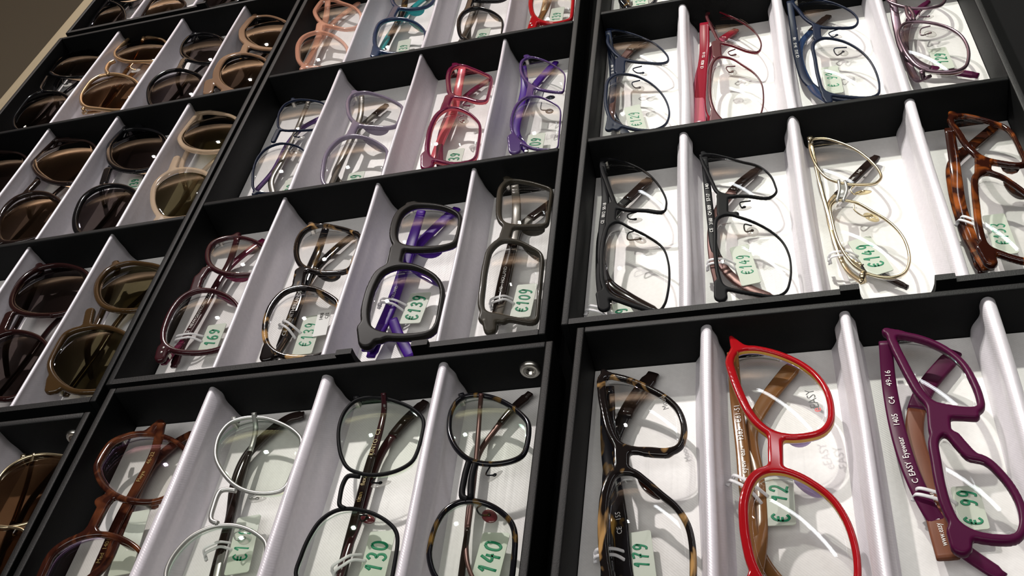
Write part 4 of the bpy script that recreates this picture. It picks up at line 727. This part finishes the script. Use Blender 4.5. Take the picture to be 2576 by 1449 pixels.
glasses('A', 'pink and red two-tone glasses, third slot of the middle row in the middle tray', gA,
    px('Z2', [(1518, 620), (1515, 545), (1540, 492), (1590, 476), (1670, 500), (1740, 530), (1818, 572), (1838, 640), (1800, 715), (1730, 725), (1640, 702), (1560, 690), (1528, 668)]),
    px('Z2', [(1368, 1090), (1372, 1000), (1396, 900), (1442, 822), (1500, 786), (1560, 785), (1630, 812), (1690, 860), (1738, 925), (1758, 1010), (1740, 1100), (1660, 1150), (1560, 1168), (1450, 1150), (1390, 1130)]),
    wt=.0032, wb=.0018, fm='magenta', fm_side='coral', fm_back='coral', caps=cp('Z2', [(1505, 700, 1475, 780, 3), (1350, 1120, 1350, 1190, 4.4)]), ends='far',
    temples=tt('Z2', [('coral', (6, 7, 7, 6.5), [(1600, 490, 16), (1570, 640, 11), (1530, 820, 10), (1450, 1000, 9), (1390, 1160, 7)]), ('magenta', (5, 5, 5, 5), [(1440, 1180, 12), (1450, 960, 7), (1530, 780, 6), (1660, 660, 5), (1790, 570, 4)])]),
    pads=pp('Z2', [(1650, 765, 4.4, 2.4, 40, -6, [(1640, 715), (1600, 735)]), (1610, 870, 4.4, 3.2, 36, 20, [(1610, 820), (1570, 830), (1590, 860)])]))
glasses('A', 'purple half-rim glasses with square wire pads in the middle tray', gA,
    px('Z2', [(2028, 490), (2045, 432), (2090, 413), (2170, 430), (2250, 470), (2320, 520), (2380, 572), (2400, 625), (2340, 655), (2240, 652), (2150, 632), (2080, 592), (2045, 545)]),
    px('Z2', [(1963, 900), (1975, 812), (2010, 742), (2062, 702), (2130, 695), (2210, 720), (2290, 770), (2350, 832), (2370, 925), (2350, 1018), (2280, 1062), (2180, 1066), (2090, 1050), (2020, 1010), (1980, 960)]),
    wt=.0022, wb=.0009, fm='purple_thin', caps=cp('Z2', [(2095, 605, 2080, 690, 2.6), (1965, 985, 1975, 1075, 4)]), **SM, ends='far',
    temples=tt('Z2', [('purple', (5, 6, 6, 6), [(2035, 480, 16), (2045, 620, 11), (2010, 800, 10), (1985, 960, 9), (2060, 1080, 6)]), ('purple', (5, 6, 6, 6), [(1990, 1090, 12), (1990, 900, 7), (2060, 700, 6), (2160, 560, 5), (2270, 445, 4)])]),
    pads=pp('Z2', [(2230, 697, 3.4, 2.4, 30, 0, [(2180, 655), (2170, 690)], 'graphite'), (2222, 795, 3.4, 2.6, 30, 14, [(2165, 730), (2160, 770)], 'graphite')]), wirem='graphite')
price_tag('A', pt('Z2', 340, 1440), pt('Z2', 390, 1285), 11, '139', 'price tag by the row wall under the thin navy glasses')
price_tag('A', pt('Z2', 800, 1390), pt('Z2', 850, 1235), 12, 'E109', 'price tag by the row wall under the translucent lilac glasses')
price_tag('A', pt('Z2', 1520, 1215), pt('Z2', 1560, 1070), 12, '139', 'price tag reading 139 under the pink and red glasses')
price_tag('A', pt('Z2', 2105, 1110), pt('Z2', 2135, 960), 12, '109', 'price tag under the purple half-rim glasses')
# ---- tray A, far row
fl = px('Z2', [(570, 115), (563, 55), (600, 15), (660, 5), (740, 30), (820, 62), (868, 125), (850, 190), (780, 205), (700, 192), (620, 168)])
glasses('A', "translucent peach glasses with thick rims in the middle tray", gA, fl,
    px('Z2', [(438, 380), (448, 310), (490, 262), (560, 240), (640, 252), (710, 290), (760, 342), (780, 405), (750, 460), (680, 480), (590, 479), (500, 475), (452, 440)]), wt=.0036, wb=.0028, fm='peach', caps=cp('Z2', [(585, 180, 575, 240, 3.2)]),
    temples=tt('Z2', [('peach', (5, 6, 6, 6), [(640, 10, 16), (620, 150, 11), (560, 300, 9), (510, 470, 6)]), ('peach', (5, 6, 6, 6), [(470, 480, 12), (590, 280, 7), (690, 150, 5), (860, 20, 4)])]))
fl = px('Z2', [(1118, 20), (1150, 52), (1230, 62), (1320, 54), (1378, 20), (1390, -40), (1330, -100), (1230, -130), (1150, -115), (1112, -50)])
glasses('A', "slate blue glasses with a teal inner layer in the middle tray", gA, fl,
    px('Z2', [(988, 295), (1000, 212), (1032, 165), (1090, 145), (1170, 142), (1250, 166), (1310, 212), (1345, 282), (1328, 340), (1260, 375), (1150, 381), (1050, 370), (1002, 342)]), wt=.0032, wb=.0020, fm='navy_plastic', fm_side='navy_plastic', fm_back='teal', caps=cp('Z2', [(1125, 65, 1090, 135, 3.2), (990, 345, 975, 400, 3.6)]), ends='far',
    temples=tt('Z2', [('tort_black', (5, 6, 6, 6), [(1200, -110, 16), (1180, 60, 11), (1100, 230, 9), (1040, 350, 6)]), ('teal', (5, 6, 6, 6), [(1000, 390, 12), (1100, 220, 7), (1220, 80, 5), (1390, -60, 4)])]), wings=cp('Z2', [(1170, 85, 1340, 80, 2.2, 'teal'), (1200, 160, 1310, 220, 2, 'teal')]))
fl = px('Z2', [(1655, -30), (1700, -2), (1800, 5), (1880, 0), (1940, -40), (1950, -120), (1850, -180), (1730, -170), (1665, -110)])
glasses('A', 'slim black acetate glasses, third slot of the far row in the middle tray', gA, fl,
    px('Z2', [(1588, 200), (1600, 125), (1640, 82), (1700, 64), (1780, 80), (1850, 120), (1900, 180), (1920, 250), (1880, 292), (1780, 300), (1680, 295), (1612, 268)]), wt=.0030, wb=.0018, fm='black', caps=cp('Z2', [(1660, 10, 1640, 70, 2.6)]),
    temples=tt('Z2', [('greyarm', (5, 6, 6, 6), [(1720, -140, 16), (1690, 50, 11), (1640, 200, 9), (1640, 310, 6)]), ('greyarm', (5, 5, 5), [(1590, 300, 12), (1680, 130, 7), (1760, -20, 5), (1900, -100, 4)])]), wings=cp('Z2', [(1760, 90, 1850, 140, 1.8, 'greyarm')]))
nl = px('Z2', [(2108, 60), (2108, 0), (2130, -60), (2200, -100), (2300, -92), (2390, -45), (2434, 15), (2430, 80), (2390, 130), (2320, 155), (2240, 165), (2170, 150), (2125, 112)])
glasses('A', 'bright red rounded glasses, right slot of the far row in the middle tray', gA, shift(nl, 20, -98, .93), nl, wt=.0036, wb=.0026, fm='red', caps=cp('Z2', [(2120, 140, 2095, 215, 3.4)]), ends='far', rivets=px('Z2', [(2092, 180), (2100, 195)]),
    temples=tt('Z2', [('gold', (4, 5, 5, 5), [(2230, -330, 16), (2210, -100, 11), (2185, 60, 9), (2140, 200, 6)]), ('walnut', (5, 5, 5), [(2120, 200, 12), (2215, 20, 7), (2260, -160, 5), (2350, -260, 4)])]))
price_tag('A', pt('Z2', 1165, 420), pt('Z2', 1190, 290), 11, '139', 'price tag under the slate blue glasses in the far row')
price_tag('A', pt('Z2', 1720, 330), pt('Z2', 1760, 210), 11, '109', 'price tag under the slim black glasses in the far row')
price_tag('A', pt('Z2', 2260, 190), pt('Z2', 2285, 60), 11, '139', 'price tag under the bright red glasses in the far row')

# ---- tray C, sunglasses
gC = 'sunglasses in the left trays'
sg = dict(name='sunglasses', cat='sunglasses', zr=.0165)
glasses('C', "black wire sunglasses with clear pads beside the pale table edge", gC,
    px('K1', [(785, 1100), (800, 1000), (870, 900), (980, 820), (1100, 782), (1250, 790), (1400, 820), (1560, 852), (1650, 950), (1620, 1080), (1500, 1200), (1300, 1245), (1100, 1252), (900, 1232), (810, 1180)]),
    px('Z1', [(118, 1050), (130, 970), (180, 890), (260, 820), (340, 782), (430, 776), (530, 796), (600, 850), (612, 930), (560, 1020), (470, 1090), (330, 1112), (200, 1112), (140, 1092)]),
    kind='wire', fm='black', rim=.0013, lm='sun_grey', bridge=[px('Z1', [(405, 655), (380, 700), (352, 755), (365, 780)])], pads=pp('Z1', [(575, 720, 4.6, 3, 40, -4, [(530, 660), (530, 700)])]), **sg)
glasses('C', 'tan gold sunglasses with brown lenses, second slot of the far row of sunglasses', gC,
    px('Z1', [(975, 455), (998, 390), (1060, 342), (1150, 316), (1280, 320), (1380, 345), (1430, 400), (1420, 470), (1350, 512), (1200, 525), (1060, 520), (990, 492)]),
    px('Z1', [(688, 830), (710, 760), (770, 692), (850, 646), (960, 630), (1070, 650), (1160, 700), (1200, 780), (1180, 870), (1100, 925), (980, 937), (850, 926), (740, 912), (697, 880)]),
    kind='wire', fm='rosegold', rim=.0017, lm='sun_brown', bridge=[px('Z1', [(975, 525), (935, 545), (905, 600), (925, 640)])], pads=pp('Z1', [(1150, 600, 5, 3.2, 40, -6, [(1130, 530), (1100, 560)])]),
    temples=tt('Z1', [('rosegold', (3, 4, 5), [(1220, 315, 16), (1150, 480, 9), (1000, 700, 8), (880, 900, 6)], 'walnut', .5), ('rosegold', (4, 4, 5), [(700, 960, 13), (860, 930, 7), (1010, 740, 6), (1150, 600, 5)], 'walnut', .4)]), wirem='rosegold', **sg)
glasses('C', 'black round acetate sunglasses, third slot of the far row of sunglasses', gC,
    px('Z1', [(1550, 435), (1578, 355), (1640, 303), (1720, 290), (1830, 312), (1900, 365), (1900, 455), (1850, 512), (1750, 532), (1640, 516), (1570, 482)]),
    px('Z1', [(1268, 805), (1288, 720), (1350, 652), (1430, 612), (1520, 600), (1620, 622), (1700, 662), (1738, 745), (1712, 840), (1640, 900), (1520, 926), (1400, 926), (1300, 902)]),
    wt=.0026, wb=.0022, fm='black', lm='sun_grey', caps=cp('Z1', [(1560, 515, 1525, 590, 2.8)]), **sg)
glasses('C', 'thick brown sunglasses with a tan brow, right slot of the far row of sunglasses', gC,
    px('Z1', [(2085, 285), (2102, 212), (2160, 164), (2260, 152), (2380, 182), (2455, 235), (2448, 340), (2380, 408), (2280, 414), (2170, 390), (2100, 342)]),
    px('Z1', [(1868, 645), (1890, 562), (1950, 502), (2050, 476), (2160, 490), (2250, 532), (2280, 622), (2240, 718), (2150, 774), (2030, 776), (1930, 742), (1880, 692)]),
    wt=.0062, wb=.0026, thick=.0044, fm='beige_horn', fm_side='black', fm_back='tort_dark', lm='sun_mirror', caps=cp('Z1', [(2090, 400, 2060, 480, 3.4), (1780, 710, 1770, 790, 4.4)]), **sg)
c12a = px('Z1', [(300, 1390), (320, 1310), (375, 1240), (470, 1200), (590, 1195), (720, 1210), (800, 1260), (820, 1380), (760, 1480), (640, 1540), (480, 1540), (350, 1480)])
c12b = px('Z4', [(0, 425), (12, 360), (50, 292), (110, 242), (190, 216), (270, 217), (340, 250), (380, 305), (370, 382), (300, 440), (190, 482), (90, 500), (22, 492)])
glasses('C', 'dark grey-black winged sunglasses, second slot of the middle row of sunglasses', gC, c12a, c12b, wt=.0034, wb=.0026, fm='ember', lm='sun_mirror', caps=cp('Z4', [(225, 140, 165, 205, 2.4)]) + cp('Z1', [(560, 1190, 520, 1195, 4, 2)]), **sg)
glasses('C', 'dark sunglasses cut off by the left edge, middle row of sunglasses', gC, shift(c12a, -172, 30), shift(c12b, -190, 38), wt=.0034, wb=.0026, fm='ember', lm='sun_grey', **sg)
glasses('C', 'glossy black cat-eye sunglasses with a winged brow, third slot of the middle row', gC,
    px('Z1', [(945, 1295), (970, 1192), (1040, 1122), (1120, 1100), (1230, 1106), (1340, 1140), (1400, 1200), (1392, 1320), (1330, 1402), (1200, 1440), (1050, 1430), (965, 1380)]),
    px('Z4', [(473, 385), (490, 302), (530, 232), (590, 190), (670, 170), (750, 176), (820, 212), (850, 282), (820, 368), (760, 430), (650, 466), (540, 470), (488, 440)]),
    wt=.0040, wb=.0024, fm='black', lm='sun_grey', caps=cp('Z4', [(655, 70, 630, 150, 2.8)]) + cp('Z1', [(1180, 1085, 1170, 1045, 3.4, 1.6)]), **sg)
glasses('C', 'translucent champagne round sunglasses with olive lenses, right slot of the middle row', gC,
    px('Z1', [(1545, 1165), (1565, 1080), (1620, 1012), (1720, 966), (1850, 970), (1980, 1012), (2040, 1082), (2020, 1180), (1930, 1258), (1800, 1280), (1650, 1266), (1570, 1225)]),
    px('Z4', [(945, 235), (960, 160), (1010, 107), (1080, 76), (1170, 76), (1250, 102), (1290, 172), (1270, 258), (1200, 328), (1090, 356), (1000, 350), (957, 300)]),
    wt=.0038, wb=.0030, fm='champagne', lm='sun_olive', caps=cp('Z4', [(1075, 0, 1045, 75, 2.8)]) + cp('Z1', [(1640, 960, 1600, 965, 3.6), (1780, 945, 1790, 925, 2.4)]), **sg)
glasses('C', 'very dark maroon sunglasses, second-last slot of the front row of sunglasses', gC,
    px('Z4', [(88, 865), (110, 792), (160, 722), (240, 672), (350, 652), (450, 666), (520, 702), (540, 782), (490, 868), (400, 928), (280, 942), (160, 932), (102, 902)]),
    px('Z4', [(-120, 1255), (-98, 1150), (-40, 1102), (40, 1067), (120, 1062), (220, 1090), (278, 1142), (290, 1230), (250, 1328), (160, 1408), (60, 1448), (-60, 1420)]),
    wt=.0034, wb=.0024, fm='darkmaroon', lm='sun_grey', caps=cp('Z4', [(60, 950, 15, 1050, 3)]), **sg)
glasses('C', 'olive-brown translucent sunglasses, right slot of the front row of sunglasses', gC,
    px('Z4', [(605, 815), (620, 732), (680, 672), (770, 642), (880, 646), (980, 672), (1030, 735), (1020, 828), (960, 888), (850, 910), (720, 911), (640, 882)]),
    px('Z4', [(325, 1275), (332, 1190), (370, 1112), (430, 1062), (520, 1036), (620, 1031), (720, 1056), (800, 1112), (840, 1200), (820, 1298), (740, 1378), (600, 1402), (460, 1400), (372, 1350)]),
    wt=.0034, wb=.0024, fm='olive', lm='sun_olive', caps=cp('Z4', [(550, 930, 530, 1025, 3.0), (320, 1340, 310, 1400, 3.4)]), **sg)
price_tag('C', pt('Z4', 800, 200), pt('Z4', 830, 110), 11, '139', 'price tag between the lenses of the glossy black cat-eye sunglasses')
# ---- tray F (top left)
n1 = px('Z1', [(690, 240), (697, 140), (722, 62), (790, 20), (900, 16), (1000, 50), (1052, 115), (1045, 200), (980, 260), (860, 290), (750, 285)])
glasses('F', 'large black sunglasses at the top left corner of the trays', gC, shift(n1, 62, -85, .9), n1, wt=.0026, wb=.0022, fm='black', lm='sun_grey', **sg)
n2 = px('Z1', [(1205, 150), (1215, 80), (1245, 15), (1320, -28), (1430, -10), (1540, 12), (1562, 62), (1480, 112), (1360, 140), (1260, 165)])
glasses('F', 'brown-lensed sunglasses by the ridge at the top edge, left tray', gC, shift(n2, 58, -82, .9), n2, wt=.0026, wb=.0022, fm='ember', lm='sun_mirror', **sg)
glasses('F', 'dark sunglasses half hidden at the top edge behind the notch of the left tray', gC, shift(n2, 215, -110, .9), shift(n2, 160, -30), wt=.0026, wb=.0022, fm='black', lm='sun_grey', **sg)
# ---- tray G (bottom left)
g1 = px('M3', [(-70, 1010), (-20, 880), (40, 800), (140, 736), (240, 710), (340, 712), (420, 730), (470, 800), (440, 905), (350, 1030), (220, 1110), (90, 1146), (-20, 1150), (-66, 1100)])
glasses('G', 'silver-gold wire aviator sunglasses at the bottom left corner', gC, g1, shift(g1, -125, 190, 1.1), kind='wire', fm='gold', rim=.0009, lm='sun_brown', pads=pp('M3', [(120, 1205, 4.4, 2, 30, -14, [(100, 1150), (70, 1190)])]), wirem='silver',
    temples=tt('M3', [('gold', (2, 2.4, 3), [(210, 705, 17), (160, 900, 11), (60, 1180, 9), (-20, 1400, 6)], 'ember', .4), ('ember', (3, 3, 4), [(-200, 1600, 12), (60, 1230, 7), (180, 1000, 6), (380, 760, 4)])]), **sg)
